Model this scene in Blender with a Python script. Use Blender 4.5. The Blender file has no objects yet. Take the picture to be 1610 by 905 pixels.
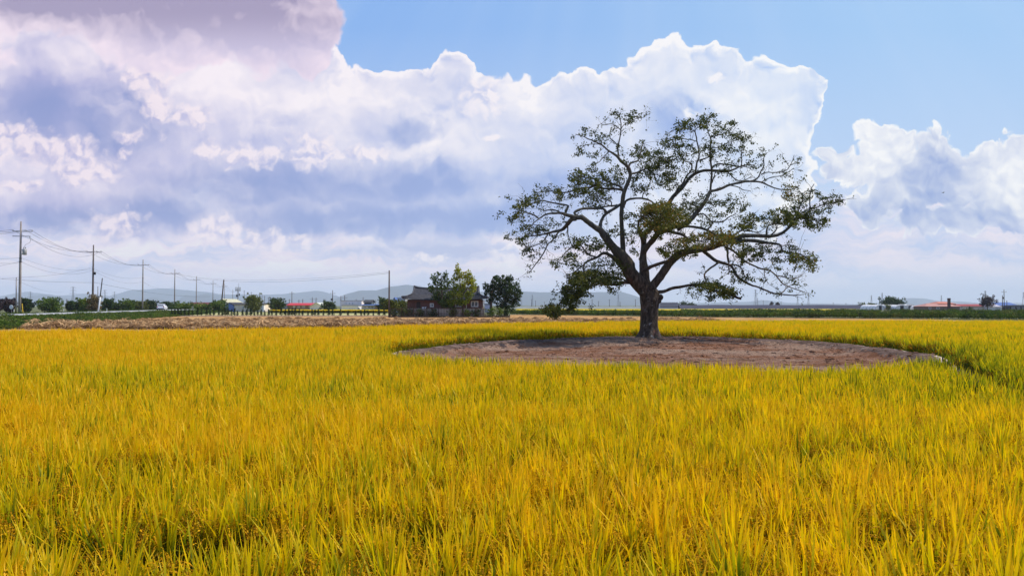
import bpy, bmesh, math, random
import numpy as np
from mathutils import Vector, Matrix, noise

SC = bpy.context.scene
COL = SC.collection
R = math.radians

# ------------------------------------------------------------------ camera
F = 1163.0            # focal length in photo pixels (photo is 1610 wide)
HOR = 480.0           # horizon row of the photo
CAMZ = 2.0
cam_d = bpy.data.cameras.new('camera')
cam_d.sensor_width = 36.0
cam_d.lens = 36.0 * F / 1610.0
cam_d.clip_start = 0.05
cam_d.clip_end = 60000.0
cam = bpy.data.objects.new('camera', cam_d)
COL.objects.link(cam)
cam.location = (0, 0, CAMZ)
cam.rotation_euler = (R(90) + math.atan((HOR - 452.5) / F), 0, 0)
SC.camera = cam

SC.view_settings.view_transform = 'Standard'
SC.view_settings.look = 'None'
SC.view_settings.exposure = 0.0
SC.view_settings.gamma = 1.0
SC.render.engine = 'CYCLES'
SC.cycles.max_bounces = 6
SC.cycles.diffuse_bounces = 2
SC.cycles.transmission_bounces = 4
SC.cycles.transparent_max_bounces = 8
SC.cycles.volume_bounces = 2

# ------------------------------------------------------------------ sun
SUN_EL, SUN_AZ = R(52), R(78)         # azimuth measured from +Y (view) to +X (right)
sd = bpy.data.lights.new('sun', 'SUN')
sd.energy = 5.0
sd.angle = R(0.8)
sd.color = (1.0, 0.93, 0.82)
sun = bpy.data.objects.new('sun', sd)
COL.objects.link(sun)
_sdir = Vector((math.sin(SUN_AZ) * math.cos(SUN_EL), math.cos(SUN_AZ) * math.cos(SUN_EL), math.sin(SUN_EL)))
sun.rotation_euler = _sdir.to_track_quat('Z', 'Y').to_euler()
sun.location = _sdir * 100


def srgb(r, g, b):
    f = lambda c: (c / 255.0) / 12.92 if c / 255.0 <= 0.04045 else ((c / 255.0 + 0.055) / 1.055) ** 2.4
    return (f(r), f(g), f(b))


# ------------------------------------------------------------------ node expression helper
class G:
    """tiny wrapper round a node tree: builds math nodes from expressions"""
    def __init__(s, nt):
        s.nt = nt

    def n(s, kind, **kw):
        nd = s.nt.nodes.new(kind)
        for k, v in kw.items():
            setattr(nd, k, v)
        return nd

    def put(s, sock, v):
        if isinstance(v, E):
            s.nt.links.new(v.o, sock)
        elif isinstance(v, bpy.types.NodeSocket):
            s.nt.links.new(v, sock)
        elif v is not None:
            if isinstance(v, (tuple, list)) and len(v) == 3 and len(sock.default_value) == 4:
                v = tuple(v) + (1.0,)
            sock.default_value = v

    def m(s, op, a, b=None, c=None, clamp=False):
        nd = s.n('ShaderNodeMath', operation=op, use_clamp=clamp)
        for i, v in enumerate((a, b, c)):
            if v is not None:
                s.put(nd.inputs[i], v)
        return E(s, nd.outputs[0])

    def xyz(s, x, y, z=0.0):
        nd = s.n('ShaderNodeCombineXYZ')
        for i, v in enumerate((x, y, z)):
            s.put(nd.inputs[i], v)
        return E(s, nd.outputs[0])

    def noise(s, vec, scale=1.0, detail=8.0, rough=0.55, lac=2.0, dist=0.0, out=0, dim='3D'):
        nd = s.n('ShaderNodeTexNoise', noise_dimensions=dim)
        s.put(nd.inputs['Vector'], vec)
        nd.inputs['Scale'].default_value = scale
        nd.inputs['Detail'].default_value = detail
        nd.inputs['Roughness'].default_value = rough
        nd.inputs['Lacunarity'].default_value = lac
        nd.inputs['Distortion'].default_value = dist
        return E(s, nd.outputs[out])

    def voro(s, vec, scale=1.0, detail=2.0, rough=0.5, feature='SMOOTH_F1', smooth=0.5, rnd=1.0, out='Distance', dim='3D'):
        nd = s.n('ShaderNodeTexVoronoi', feature=feature, voronoi_dimensions=dim)
        s.put(nd.inputs['Vector'], vec)
        nd.inputs['Scale'].default_value = scale
        if 'Detail' in nd.inputs:
            nd.inputs['Detail'].default_value = detail
            nd.inputs['Roughness'].default_value = rough
        if 'Smoothness' in nd.inputs:
            nd.inputs['Smoothness'].default_value = smooth
        nd.inputs['Randomness'].default_value = rnd
        return E(s, nd.outputs[out])

    def ramp(s, fac, stops, interp='LINEAR'):
        nd = s.n('ShaderNodeValToRGB')
        nd.color_ramp.interpolation = interp
        el = nd.color_ramp.elements
        while len(el) > 1:
            el.remove(el[-1])
        for i, (p, c) in enumerate(stops):
            if i == 0:
                e = el[0]
                e.position = p
            else:
                e = el.new(p)
            e.color = tuple(c) + (1.0,) if len(c) == 3 else c
        s.put(nd.inputs[0], fac)
        return E(s, nd.outputs[0])

    def mix(s, f, a, b, blend='MIX'):
        nd = s.n('ShaderNodeMix', data_type='RGBA', blend_type=blend, clamp_factor=True)
        s.put(nd.inputs[0], f)
        s.put(nd.inputs[6], a)
        s.put(nd.inputs[7], b)
        return E(s, nd.outputs[2])

    def sstep(s, v, a, b, to0=0.0, to1=1.0, interp='SMOOTHSTEP'):
        nd = s.n('ShaderNodeMapRange', interpolation_type=interp)
        s.put(nd.inputs[0], v)
        for i, q in enumerate((a, b, to0, to1)):
            s.put(nd.inputs[1 + i], q)
        return E(s, nd.outputs[0])

    def vm(s, op, a, b=None, out=0):
        nd = s.n('ShaderNodeVectorMath', operation=op)
        s.put(nd.inputs[0], a)
        if b is not None:
            if op == 'SCALE':
                s.put(nd.inputs['Scale'], b)
            else:
                s.put(nd.inputs[1], b)
        return E(s, nd.outputs[out])


class E:
    def __init__(s, g, o):
        s.g, s.o = g, o

    def __add__(s, b): return s.g.m('ADD', s, b)
    def __radd__(s, b): return s.g.m('ADD', s, b)
    def __sub__(s, b): return s.g.m('SUBTRACT', s, b)
    def __rsub__(s, b): return s.g.m('SUBTRACT', b, s)
    def __mul__(s, b): return s.g.m('MULTIPLY', s, b)
    def __rmul__(s, b): return s.g.m('MULTIPLY', s, b)
    def __truediv__(s, b): return s.g.m('DIVIDE', s, b)
    def __rtruediv__(s, b): return s.g.m('DIVIDE', b, s)
    def sat(s): return s.g.m('ADD', s, 0.0, clamp=True)

# ------------------------------------------------------------------ world: daylight sky with cumulus
world = bpy.data.worlds.new('World')
SC.world = world
world.use_nodes = True
world.cycles.sampling_method = 'MANUAL'
world.cycles.sample_map_resolution = 256


def build_sky():
    nt = world.node_tree
    nt.nodes.clear()
    g = G(nt)
    tc = g.n('ShaderNodeTexCoord')
    d = g.vm('NORMALIZE', tc.outputs['Generated'])
    sp = g.n('ShaderNodeSeparateXYZ')
    g.put(sp.inputs[0], d)
    x, y, z = (E(g, sp.outputs[i]) for i in range(3))
    sky = g.n('ShaderNodeTexSky', sky_type='NISHITA', sun_disc=False)
    sky.sun_elevation = SUN_EL
    sky.sun_rotation = SUN_AZ
    sky.altitude = 50
    sky.dust_density = 1.0
    sky.ozone_density = 2.0
    nish = g.vm('SCALE', sky.outputs[0], 0.10)

    # plane of directions ahead: S = right, T = up (tangents), scaled so one unit is a thousandth of the focal length
    yy = g.m('MAXIMUM', y, 0.12)
    U = x / yy * F + 805.0
    V = HOR - g.m('MAXIMUM', z, -0.02) / yy * F
    zz = g.m('MAXIMUM', z, 0.0) + 0.22
    rear = g.sstep(y, 0.55, 0.75, 1.0, 0.0)                 # everything well outside the picture
    rear = g.m('MAXIMUM', rear, g.sstep(z, 0.62, 0.8))
    PX = g.xyz(U, V, 0.0)

    # slow and fine warps
    def warp(P, sc, amp, off, det=3.0):
        n1 = g.noise(g.vm('ADD', P, (off, off * 1.7, off * .3)), sc, det, 0.55, out=1, dim='2D')
        n1 = g.vm('SUBTRACT', n1, (0.5, 0.5, 0.5))
        return g.vm('ADD', P, g.vm('MULTIPLY', n1, (amp * 2, amp * 2, 0.0)))

    Pw = warp(PX, 1 / 90.0, 24.0, 3.0)
    Pw = warp(Pw, 1 / 22.0, 7.0, 11.0)

    def blobs(P, lst, k=0.10):
        acc = None
        for (cx, cy, rx, ry) in lst:
            q = g.vm('MULTIPLY', g.vm('SUBTRACT', P, (cx, cy, 0.0)), (1.0 / rx, 1.0 / ry, 0.0))
            e = 1.0 - g.vm('LENGTH', q, out=1)
            acc = e if acc is None else g.m('SMOOTH_MAX', acc, e, k)
        return acc

    def puff(P, sc):      # cauliflower relief, 0..1, high on the bulges
        v = g.voro(P, sc, 2.6, 0.46, feature='F1', dim='2D')
        n = g.noise(P, sc * 0.9, 5.0, 0.6, dim='2D')
        return (1.0 - v) * 0.74 + n * 0.30

    OFF = (0.5 * 12, -0.86 * 12, 0.0)

    def layer(P, lst, sc, amp, seed, soft, k=0.1):
        Ps = g.vm('ADD', P, (seed, seed * 0.7, seed))
        D = blobs(P, lst, k)
        pf0 = puff(Ps, sc)
        pf1 = puff(g.vm('ADD', Ps, OFF), sc)
        h = D + (pf0 - 0.5) * amp
        return D, h, (pf0 - pf1), g.sstep(h, 0.0, soft)

    # colours of cloud shade and light drift from lilac on the left to pale blue on the right
    side = g.sstep(U + V * 0.3, 250.0, 1250.0, interp='LINEAR')
    shade_c = g.mix(side, srgb(182, 180, 222), srgb(180, 206, 246))
    light_c = g.mix(side, srgb(255, 243, 250), srgb(255, 255, 255))

    # --- clear blue, paler towards the horizon
    el = g.sstep(V, 430.0, 40.0, interp='LINEAR')
    bl = g.sstep(U, 1500.0, 560.0)
    clear = g.mix(el, srgb(206, 222, 248), g.mix(bl, srgb(166, 206, 248), srgb(138, 182, 242)))
    fan = g.noise(g.xyz((U - 1000.0) / (V + 620.0) * 5.0, (V + 620.0) * 0.0006, 0.3), 2.0, 2.0, 0.5)
    clear = g.mix((fan - 0.35) * 0.5, clear, srgb(196, 220, 251))
    col = clear

    # --- low hazy decks above the horizon
    Pl = g.vm('MULTIPLY', Pw, (1 / 190.0, 1 / 34.0, 0.0))
    n_low = g.noise(Pl, 1.0, 5.0, 0.60, dim='2D')
    low_m = g.sstep(V + (n_low - 0.5) * 150.0, 265.0, 372.0)
    low_c = g.ramp(n_low, [(0.30, srgb(190, 196, 230)), (0.45, srgb(216, 216, 240)), (0.56, srgb(248, 232, 242)), (0.70, srgb(255, 248, 246))])
    low_c = g.mix(g.sstep(U, 850.0, 1400.0), low_c, g.ramp(n_low, [(0.32, srgb(196, 210, 242)), (0.62, srgb(250, 238, 246))]))
    low_c = g.mix(g.sstep(V, 395.0, 478.0) * 0.85, low_c, g.mix(side, srgb(232, 226, 244), srgb(230, 238, 252)))
    col = g.mix(low_m * 0.9, col, low_c)

    # --- right hand cumulus
    RC = [(1385, 260, 62, 60), (1340, 262, 60, 28), (1440, 290, 105, 68), (1520, 290, 95, 62), (1600, 300, 110, 80), (1380, 322, 50, 34), (1310, 240, 40, 16), (1375, 210, 38, 26),
          (1500, 345, 120, 34), (1650, 260, 90, 70), (1420, 222, 50, 28), (1760, 300, 150, 90), (1470, 245, 72, 56), (1560, 262, 66, 50)]
    D, h, rel, a = layer(Pw, RC, 1 / 40.0, 0.80, 37.0, 0.16, 0.14)
    body = g.noise(g.vm('MULTIPLY', Pw, (1 / 140.0, 1 / 95.0, 0)), 1.0, 4.0, 0.47, dim='2D')
    RD = blobs(Pw, [(1500, 352, 110, 30), (1375, 318, 36, 30), (1430, 345, 70, 24), (1590, 366, 56, 22), (1480, 270, 60, 50)], 0.2)
    rim = 1 - g.sstep(h, 0.0, 0.30)
    lit = (rel * (0.8 + rim * 1.6) + 0.56 - g.sstep(RD, -0.6, 0.9) * 0.66 + (body - 0.5) * 1.9 + rim * 0.75)
    c = g.mix(g.sstep(lit, -0.5, 1.0, interp='LINEAR'), srgb(150, 172, 222), light_c)
    c = g.mix(g.sstep(V, 330.0, 400.0) * 0.5, c, srgb(226, 226, 246))
    col = g.mix(a * g.sstep(V + (body - 0.5) * 60, 402.0, 372.0), col, c)

    # --- the big bank
    BK = [(1000, 150, 60, 60), (1050, 120, 75, 68), (1120, 130, 85, 60), (1200, 165, 90, 78), (1258, 140, 50, 44), (1262, 185, 42, 55), (1225, 230, 50, 50), (1150, 250, 140, 110),
          (960, 220, 160, 112), (880, 165, 70, 52), (930, 160, 60, 48), (715, 120, 42, 46), (760, 160, 80, 56), (650, 150, 90, 52), (590, 140, 70, 40), (800, 230, 190, 120),
          (560, 210, 190, 110), (520, 300, 320, 110), (300, 260, 250, 170), (760, 320, 260, 75), (950, 330, 200, 90), (1100, 330, 150, 90), (120, 250, 260, 170), (330, 130, 220, 110), (60, 120, 220, 120), (440, 130, 120, 90)]
    D, h, rel, a = layer(Pw, BK, 1 / 50.0, 0.29, 5.0, 0.05, 0.13)
    rim = 1.0 - g.sstep(h, 0.0, 0.20)
    rimw = 1.0 - g.sstep(h, 0.05, 0.50)
    DK = [(560, 345, 330, 40), (420, 290, 230, 50), (760, 345, 170, 40), (250, 330, 120, 46), (180, 190, 110, 80), (60, 170, 110, 70), (640, 290, 190, 44), (880, 300, 120, 50), (90, 350, 170, 40), (1060, 190, 60, 50), (640, 205, 60, 22)]
    dk = g.sstep(blobs(Pw, DK, 0.3) + (body - 0.5) * 0.9, -0.25, 0.75)
    whi = g.sstep(blobs(Pw, [(660, 160, 150, 60), (800, 150, 90, 60), (520, 150, 110, 60), (330, 120, 130, 70), (230, 300, 60, 20)], 0.3), -0.2, 0.8)
    lit = (whi * 0.16 + rel * (rimw * 2.0 + 0.55) + 0.31 + (body - 0.5) * (2.5 - side * 1.0) + rim * 0.9 + rimw * (1.0 - side * 0.6) * 0.25 - dk * 0.55)
    lit = g.sstep(lit, -0.45, 0.95, interp='LINEAR')
    c = g.mix(lit, shade_c, light_c)
    c = g.mix(dk * (1 - lit) * 0.9, c, g.mix(side, srgb(136, 150, 206), srgb(156, 182, 234)))
    foot = g.sstep(V + (body - 0.5) * 90.0, 390.0, 358.0)
    gap = g.sstep(V + (body - 0.5) * 260.0 - U * 0.03, 300.0, 420.0) * g.sstep(U, 520.0, 150.0)
    col = g.mix(a * foot * (1 - gap * 0.6), col, c)

    # --- smaller bright heaps standing in front of the bank and below it
    BR = [(400, 244, 84, 24), (492, 236, 54, 38), (568, 240, 64, 18), (335, 238, 44, 20), (225, 108, 46, 56), (246, 158, 32, 60), (200, 215, 30, 14), (300, 180, 50, 24),
          (70, 236, 120, 32), (130, 268, 64, 30), (20, 210, 70, 24), (185, 354, 62, 28), (345, 362, 62, 32), (420, 380, 100, 20), (195, 238, 16, 12), (770, 215, 14, 9), (30, 292, 50, 14),
          (760, 150, 46, 36), (665, 408, 60, 10), (800, 395, 40, 26), (1130, 120, 24, 12)]
    Pb = warp(PX, 1 / 36.0, 13.0, 60.0, 3.0)
    pb = g.vm('ADD', Pb, (91.0, 17.0, 3.0))
    pf = puff(pb, 1 / 27.0)
    pr = pf - puff(g.vm('ADD', pb, OFF), 1 / 27.0)
    br = blobs(Pb, BR, 0.12) + (pf - 0.5) * 0.85
    ba = g.sstep(br, -0.16, 0.62)
    bl_ = (0.80 + pr * 2.2 - g.sstep(blobs(g.vm('ADD', Pb, (0.0, -14.0, 0.0)), BR[:4], 0.12), 0.0, 0.8) * 0.3).sat()
    col = g.mix(ba * 0.88, col, g.mix(bl_, g.mix(side, srgb(196, 190, 226), srgb(206, 220, 248)), g.mix(side, srgb(255, 238, 244), srgb(255, 253, 255))))

    # --- near cloud across the top left, grey mauve below
    TL = [(0, -40, 330, 110), (250, -30, 260, 125), (420, 10, 120, 110), (492, 20, 46, 80), (300, 50, 190, 70), (480, 80, 40, 50), (-200, 0, 300, 160)]
    D, h, rel, a = layer(Pw, TL, 1 / 48.0, 0.42, 23.0, 0.22, 0.16)
    sh = g.sstep(blobs(Pw, [(330, 6, 230, 66), (160, 0, 200, 36), (60, 0, 130, 24), (390, 50, 120, 44)], 0.25), -0.5, 0.95)
    lit = (rel * 0.7 + 0.70 + (body - 0.5) * 1.2 - sh * 0.95 + (1 - g.sstep(h, 0, 0.3)) * 0.2).sat()
    c = g.mix(lit, g.mix(g.sstep(V, 90.0, 10.0), srgb(208, 198, 226), srgb(170, 158, 190)), srgb(252, 234, 246))
    col = g.mix(a, col, c)

    # --- all round and overhead: scattered cumulus of the same kind
    Pg = g.xyz(x / zz, y / zz, 0.0)
    ng = puff(Pg, 1.3)
    ngf = g.noise(Pg, 1.1, 5.0, 0.58, dim='2D')
    ag = g.sstep(ng * 0.45 + ngf * 0.55, 0.44, 0.60)
    cg = g.mix(g.sstep(ngf, 0.38, 0.66), srgb(238, 240, 252), srgb(176, 186, 222))
    clear_g = g.mix(g.sstep(z, 0.0, 0.45, interp='LINEAR'), srgb(206, 218, 244), srgb(104, 156, 228))
    ring = g.mix(ag * g.sstep(z, 0.0, 0.12), clear_g, cg)
    col = g.mix(rear, col, ring)
    # the physical sky tints everything a little so that dome and sun agree
    col = g.mix(0.04, col, nish)
    bg = g.n('ShaderNodeBackground')
    g.put(bg.inputs[0], col)
    bg.inputs[1].default_value = 1.0
    out = g.n('ShaderNodeOutputWorld')
    nt.links.new(bg.outputs[0], out.inputs[0])


build_sky()
# ------------------------------------------------------------------ helpers
RNG = np.random.default_rng(7)
random.seed(7)
PITCH = math.atan((HOR - 452.5) / F)


def at(px, py, Y):
    """the point at distance Y ahead that the photo shows at pixel (px, py)"""
    cx, cy, cz = (px - 805.0), (452.5 - py), F
    dy = cz * math.cos(PITCH) - cy * math.sin(PITCH)
    dz = cz * math.sin(PITCH) + cy * math.cos(PITCH)
    return Vector((cx / dy * Y, Y, CAMZ + dz / dy * Y))


def link(o, parent=None):
    COL.objects.link(o)
    if parent is not None:
        o.parent = parent
    return o


def to_mesh(name, verts, faces, mats=(), smooth=False, midx=None):
    me = bpy.data.meshes.new(name)
    me.from_pydata([tuple(v) for v in verts], [], [tuple(int(i) for i in f) for f in faces])
    for m in mats:
        me.materials.append(m)
    if midx is not None:
        me.polygons.foreach_set('material_index', np.asarray(midx, np.int32))
    if smooth:
        me.polygons.foreach_set('use_smooth', np.ones(len(me.polygons), bool))
    me.update()
    return me


def quads_mesh(name, V, mats=(), attrs=None, smooth=False, nv=4):
    """fast path: V is (n, nv, 3): n separate polygons of nv corners each"""
    V = np.asarray(V, np.float32)
    n = V.shape[0]
    me = bpy.data.meshes.new(name)
    me.vertices.add(n * nv)
    me.vertices.foreach_set('co', V.reshape(-1))
    me.loops.add(n * nv)
    me.loops.foreach_set('vertex_index', np.arange(n * nv, dtype=np.int32))
    me.polygons.add(n)
    me.polygons.foreach_set('loop_start', np.arange(0, n * nv, nv, dtype=np.int32))
    me.polygons.foreach_set('loop_total', np.full(n, nv, np.int32))
    for m in mats:
        me.materials.append(m)
    if attrs:
        for k, a in attrs.items():
            at_ = me.attributes.new(k, 'FLOAT', 'POINT')
            at_.data.foreach_set('value', np.asarray(a, np.float32).reshape(-1))
    me.update(calc_edges=True)
    return me


def obj(name, me, parent=None):
    return link(bpy.data.objects.new(name, me), parent)


def tag(o, label, cat, group=None):
    o['label'] = label
    o['category'] = cat
    if group:
        o['group'] = group
    return o


def struct(o):
    o['kind'] = 'structure'
    return o


def stuff(o, label, cat=None):
    o['kind'] = 'stuff'
    if label:
        o['label'] = label
        o['category'] = cat
    return o


def thing(name, label, cat, loc=(0, 0, 0), rz=0.0, group=None):
    o = bpy.data.objects.new(name, None)
    o.empty_display_size = 0.3
    COL.objects.link(o)
    o.location = loc
    o.rotation_euler = (0, 0, rz)
    return tag(o, label, cat, group)


def copy_tree(root, loc=None, rz=None, label=None, scale=None):
    """a copy of a thing with copies of its parts and their sub-parts"""
    c = root.copy()
    COL.objects.link(c)
    if loc is not None:
        c.location = loc
    if rz is not None:
        c.rotation_euler = (0, 0, rz)
    if scale is not None:
        c.scale = scale
    if label:
        c['label'] = label
    for ch in list(root.children):
        d = ch.copy()
        COL.objects.link(d)
        d.parent = c
        for gch in list(ch.children):
            e = gch.copy()
            COL.objects.link(e)
            e.parent = d
    return c


class MB:
    """collects primitive shapes into one mesh"""
    def __init__(s):
        s.v, s.f, s.mi = [], [], []
        s.cur = 0

    def add(s, vs, fs):
        o = len(s.v)
        s.v.extend([tuple(v) for v in vs])
        for f in fs:
            s.f.append(tuple(i + o for i in f))
            s.mi.append(s.cur)

    def box(s, a, b, rz=0.0, c=(0, 0, 0)):
        x0, y0, z0 = a
        x1, y1, z1 = b
        P = [(x0, y0, z0), (x1, y0, z0), (x1, y1, z0), (x0, y1, z0), (x0, y0, z1), (x1, y0, z1), (x1, y1, z1), (x0, y1, z1)]
        if rz:
            cs, sn = math.cos(rz), math.sin(rz)
            P = [(c[0] + (p[0] - c[0]) * cs - (p[1] - c[1]) * sn, c[1] + (p[0] - c[0]) * sn + (p[1] - c[1]) * cs, p[2]) for p in P]
        s.add(P, [(0, 3, 2, 1), (4, 5, 6, 7), (0, 1, 5, 4), (1, 2, 6, 5), (2, 3, 7, 6), (3, 0, 4, 7)])

    def tube(s, pts, rad, n=6, cap=True, squash=None):
        pts = [Vector(p) for p in pts]
        m = len(pts)
        if not hasattr(rad, '__len__'):
            rad = [rad] * m
        o = len(s.v)
        up = None
        for i, p in enumerate(pts):
            t = (pts[min(i + 1, m - 1)] - pts[max(i - 1, 0)])
            t = t.normalized() if t.length > 1e-9 else Vector((0, 0, 1))
            if up is None:
                up = t.orthogonal().normalized()
            else:
                up = (up - t * up.dot(t))
                up = up.normalized() if up.length > 1e-6 else t.orthogonal().normalized()
            sd_ = t.cross(up)
            for k in range(n):
                a = 2 * math.pi * k / n
                q = p + (up * math.cos(a) + sd_ * math.sin(a)) * rad[i]
                s.v.append((q.x, q.y, q.z))
        for i in range(m - 1):
            for k in range(n):
                a = o + i * n + k
                b = o + i * n + (k + 1) % n
                s.f.append((a, b, b + n, a + n))
                s.mi.append(s.cur)
        if cap:
            s.f.append(tuple(o + k for k in range(n))[::-1])
            s.f.append(tuple(o + (m - 1) * n + k for k in range(n)))
            s.mi += [s.cur, s.cur]

    def lathe(s, prof, n=10, c=(0, 0, 0), ax='z'):
        o = len(s.v)
        for (r, z) in prof:
            for k in range(n):
                a = 2 * math.pi * k / n
                q = (r * math.cos(a), r * math.sin(a), z)
                if ax == 'x':
                    q = (q[2], q[0], q[1])
                if ax == 'y':
                    q = (q[0], q[2], q[1])
                s.v.append((q[0] + c[0], q[1] + c[1], q[2] + c[2]))
        for i in range(len(prof) - 1):
            for k in range(n):
                a = o + i * n + k
                b = o + i * n + (k + 1) % n
                s.f.append((a, b, b + n, a + n))
                s.mi.append(s.cur)
        s.f.append(tuple(o + k for k in range(n))[::-1])
        s.f.append(tuple(o + (len(prof) - 1) * n + k for k in range(n)))
        s.mi += [s.cur, s.cur]

    def build(s, name, mats, parent=None, smooth=False):
        if not isinstance(mats, (list, tuple)):
            mats = [mats]
        me = to_mesh(name, s.v, s.f, mats, smooth, s.mi)
        return obj(name, me, parent)


def inpoly(x, y, poly):
    x, y = np.asarray(x), np.asarray(y)
    c = np.zeros(x.shape, bool)
    n = len(poly)
    for i in range(n):
        x0, y0 = poly[i]
        x1, y1 = poly[(i + 1) % n]
        t = ((y0 > y) != (y1 > y))
        with np.errstate(divide='ignore', invalid='ignore'):
            xx = (x1 - x0) * (y - y0) / ((y1 - y0) if y1 != y0 else 1e-9) + x0
        c ^= t & (x < xx)
    return c


def seg_dist(x, y, line):
    d = np.full(np.shape(x), 1e9)
    for (x0, y0), (x1, y1) in zip(line[:-1], line[1:]):
        dx, dy = x1 - x0, y1 - y0
        t = np.clip(((x - x0) * dx + (y - y0) * dy) / (dx * dx + dy * dy + 1e-12), 0, 1)
        d = np.minimum(d, np.hypot(x - x0 - t * dx, y - y0 - t * dy))
    return d


def smooth_loop(poly, sub=8):
    P = np.array(poly, float)
    n = len(P)
    out = []
    for i in range(n):
        p0, p1, p2, p3 = P[(i - 1) % n], P[i], P[(i + 1) % n], P[(i + 2) % n]
        for k in range(sub):
            t = k / sub
            out.append(0.5 * ((2 * p1) + (-p0 + p2) * t + (2 * p0 - 5 * p1 + 4 * p2 - p3) * t * t + (-p0 + 3 * p1 - 3 * p2 + p3) * t ** 3))
    return [tuple(q) for q in out]


def vnoise(x, y, sc, seed=0):
    """cheap smooth value noise on arrays, 0..1"""
    x = np.asarray(x, float) * sc + seed * 17.31
    y = np.asarray(y, float) * sc + seed * 9.17
    xi, yi = np.floor(x).astype(np.int64), np.floor(y).astype(np.int64)
    fx, fy = x - xi, y - yi
    fx, fy = fx * fx * (3 - 2 * fx), fy * fy * (3 - 2 * fy)

    def h(a, b):
        k = (a * 374761393 + b * 668265263 + seed * 974634777) & 0x7fffffff
        k = ((k ^ (k >> 13)) * 1274126177) & 0x7fffffff
        return ((k ^ (k >> 16)) & 0xffff) / 65535.0
    return (h(xi, yi) * (1 - fx) + h(xi + 1, yi) * fx) * (1 - fy) + (h(xi, yi + 1) * (1 - fx) + h(xi + 1, yi + 1) * fx) * fy


def fbm(x, y, sc, seed=0, oct=4):
    s, a, t = 0, 1.0, 0
    for o in range(oct):
        s = s + a * vnoise(x, y, sc * 2 ** o, seed + o)
        t += a
        a *= 0.5
    return s / t


# ------------------------------------------------------------------ materials
def mat(name, fn=None, rough=0.8, color=(0.5, 0.5, 0.5), spec=0.3, metal=0.0):
    """fn(g) -> dict(color=, bump=(height, dist, strength), rough=, ...)"""
    m = bpy.data.materials.new(name)
    m.use_nodes = True
    nt = m.node_tree
    g = G(nt)
    b = nt.nodes['Principled BSDF']
    b.inputs['Roughness'].default_value = rough
    b.inputs['Specular IOR Level'].default_value = spec
    b.inputs['Metallic'].default_value = metal
    b.inputs['Base Color'].default_value = tuple(color) + (1,)
    if fn:
        r = fn(g)
        if 'color' in r:
            g.put(b.inputs['Base Color'], r['color'])
        if 'rough' in r:
            g.put(b.inputs['Roughness'], r['rough'])
        if 'bump' in r:
            h, dist, st = r['bump']
            bp = g.n('ShaderNodeBump')
            bp.inputs['Distance'].default_value = dist
            bp.inputs['Strength'].default_value = st
            g.put(bp.inputs['Height'], h)
            nt.links.new(bp.outputs[0], b.inputs['Normal'])
    return m


def opos(g):
    return g.n('ShaderNodeTexCoord').outputs['Object']


def wpos(g):
    return g.n('ShaderNodeNewGeometry').outputs['Position']


def noisy(name, c0, c1, scale=2.0, rough=0.85, bump=0.0, c2=None, spec=0.25, detail=6, world_=False, bscale=None, stretch=None):
    def fn(g):
        p = wpos(g) if world_ else opos(g)
        if stretch:
            p = g.vm('MULTIPLY', p, stretch)
        n = g.noise(p, scale, detail, 0.6)
        st = [(0.32, c0), (0.68, c1)]
        if c2:
            st = [(0.28, c0), (0.5, c1), (0.72, c2)]
        r = {'color': g.ramp(n, st)}
        if bump:
            r['bump'] = (g.noise(p, (bscale or scale) * 3, 6, 0.65), bump, 1.0)
        return r
    return mat(name, fn, rough=rough, spec=spec)


def leaf_mat(name, cols, trans=0.45, rough=0.55, attr='t', inst=None, gloss=0.06, sc=3.0, tcols=None):
    """cols: ramp stops along vertex attribute t; thin translucent blade"""
    m = bpy.data.materials.new(name)
    m.use_nodes = True
    nt = m.node_tree
    nt.nodes.clear()
    g = G(nt)
    a = g.n('ShaderNodeAttribute', attribute_name=attr)
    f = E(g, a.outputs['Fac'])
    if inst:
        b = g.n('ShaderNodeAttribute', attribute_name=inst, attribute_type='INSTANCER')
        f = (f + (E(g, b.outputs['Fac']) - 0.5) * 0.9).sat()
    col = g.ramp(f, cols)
    d = g.n('ShaderNodeBsdfDiffuse')
    t = g.n('ShaderNodeBsdfTranslucent')
    gl = g.n('ShaderNodeBsdfGlossy')
    gl.inputs['Roughness'].default_value = rough
    g.put(d.inputs[0], col)
    g.put(t.inputs[0], g.ramp(f, tcols) if tcols else col)
    g.put(gl.inputs[0], (0.9, 0.85, 0.6))
    m1 = g.n('ShaderNodeMixShader')
    m1.inputs[0].default_value = trans
    nt.links.new(d.outputs[0], m1.inputs[1])
    nt.links.new(t.outputs[0], m1.inputs[2])
    m2 = g.n('ShaderNodeMixShader')
    m2.inputs[0].default_value = gloss
    nt.links.new(m1.outputs[0], m2.inputs[1])
    nt.links.new(gl.outputs[0], m2.inputs[2])
    out = g.n('ShaderNodeOutputMaterial')
    nt.links.new(m2.outputs[0], out.inputs[0])
    return m

# ------------------------------------------------------------------ ground, ring mound, road, far terrain
RING = smooth_loop([(-3.8, 27.4), (-1.4, 32.6), (3, 36.8), (7, 38.4), (10.8, 37), (13.6, 32.5), (14.2, 27.8), (13.7, 23.6), (11.7, 20.2), (9.5, 17.9),
                    (7.3, 16.5), (5.2, 16.3), (2.6, 16.8), (-.8, 18.0), (-2.9, 20.6), (-4.0, 23.6)], 8)
FIELD_EDGE = [(-70, 36), (-26.4, 37.6), (-18.2, 38.0), (-11, 41.5), (-6.1, 46), (0, 52.4), (9.7, 58), (26, 61), (40, 59), (85, 54)]

M_ground = noisy('ground_earth', (0.045, 0.06, 0.018), (0.10, 0.11, 0.035), 0.08, 0.95, world_=True, c2=(0.16, 0.13, 0.05))
M_mud = noisy('paddy_mud', (0.035, 0.025, 0.015), (0.07, 0.05, 0.03), 3.0, 0.9, 0.02, world_=True)


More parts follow.
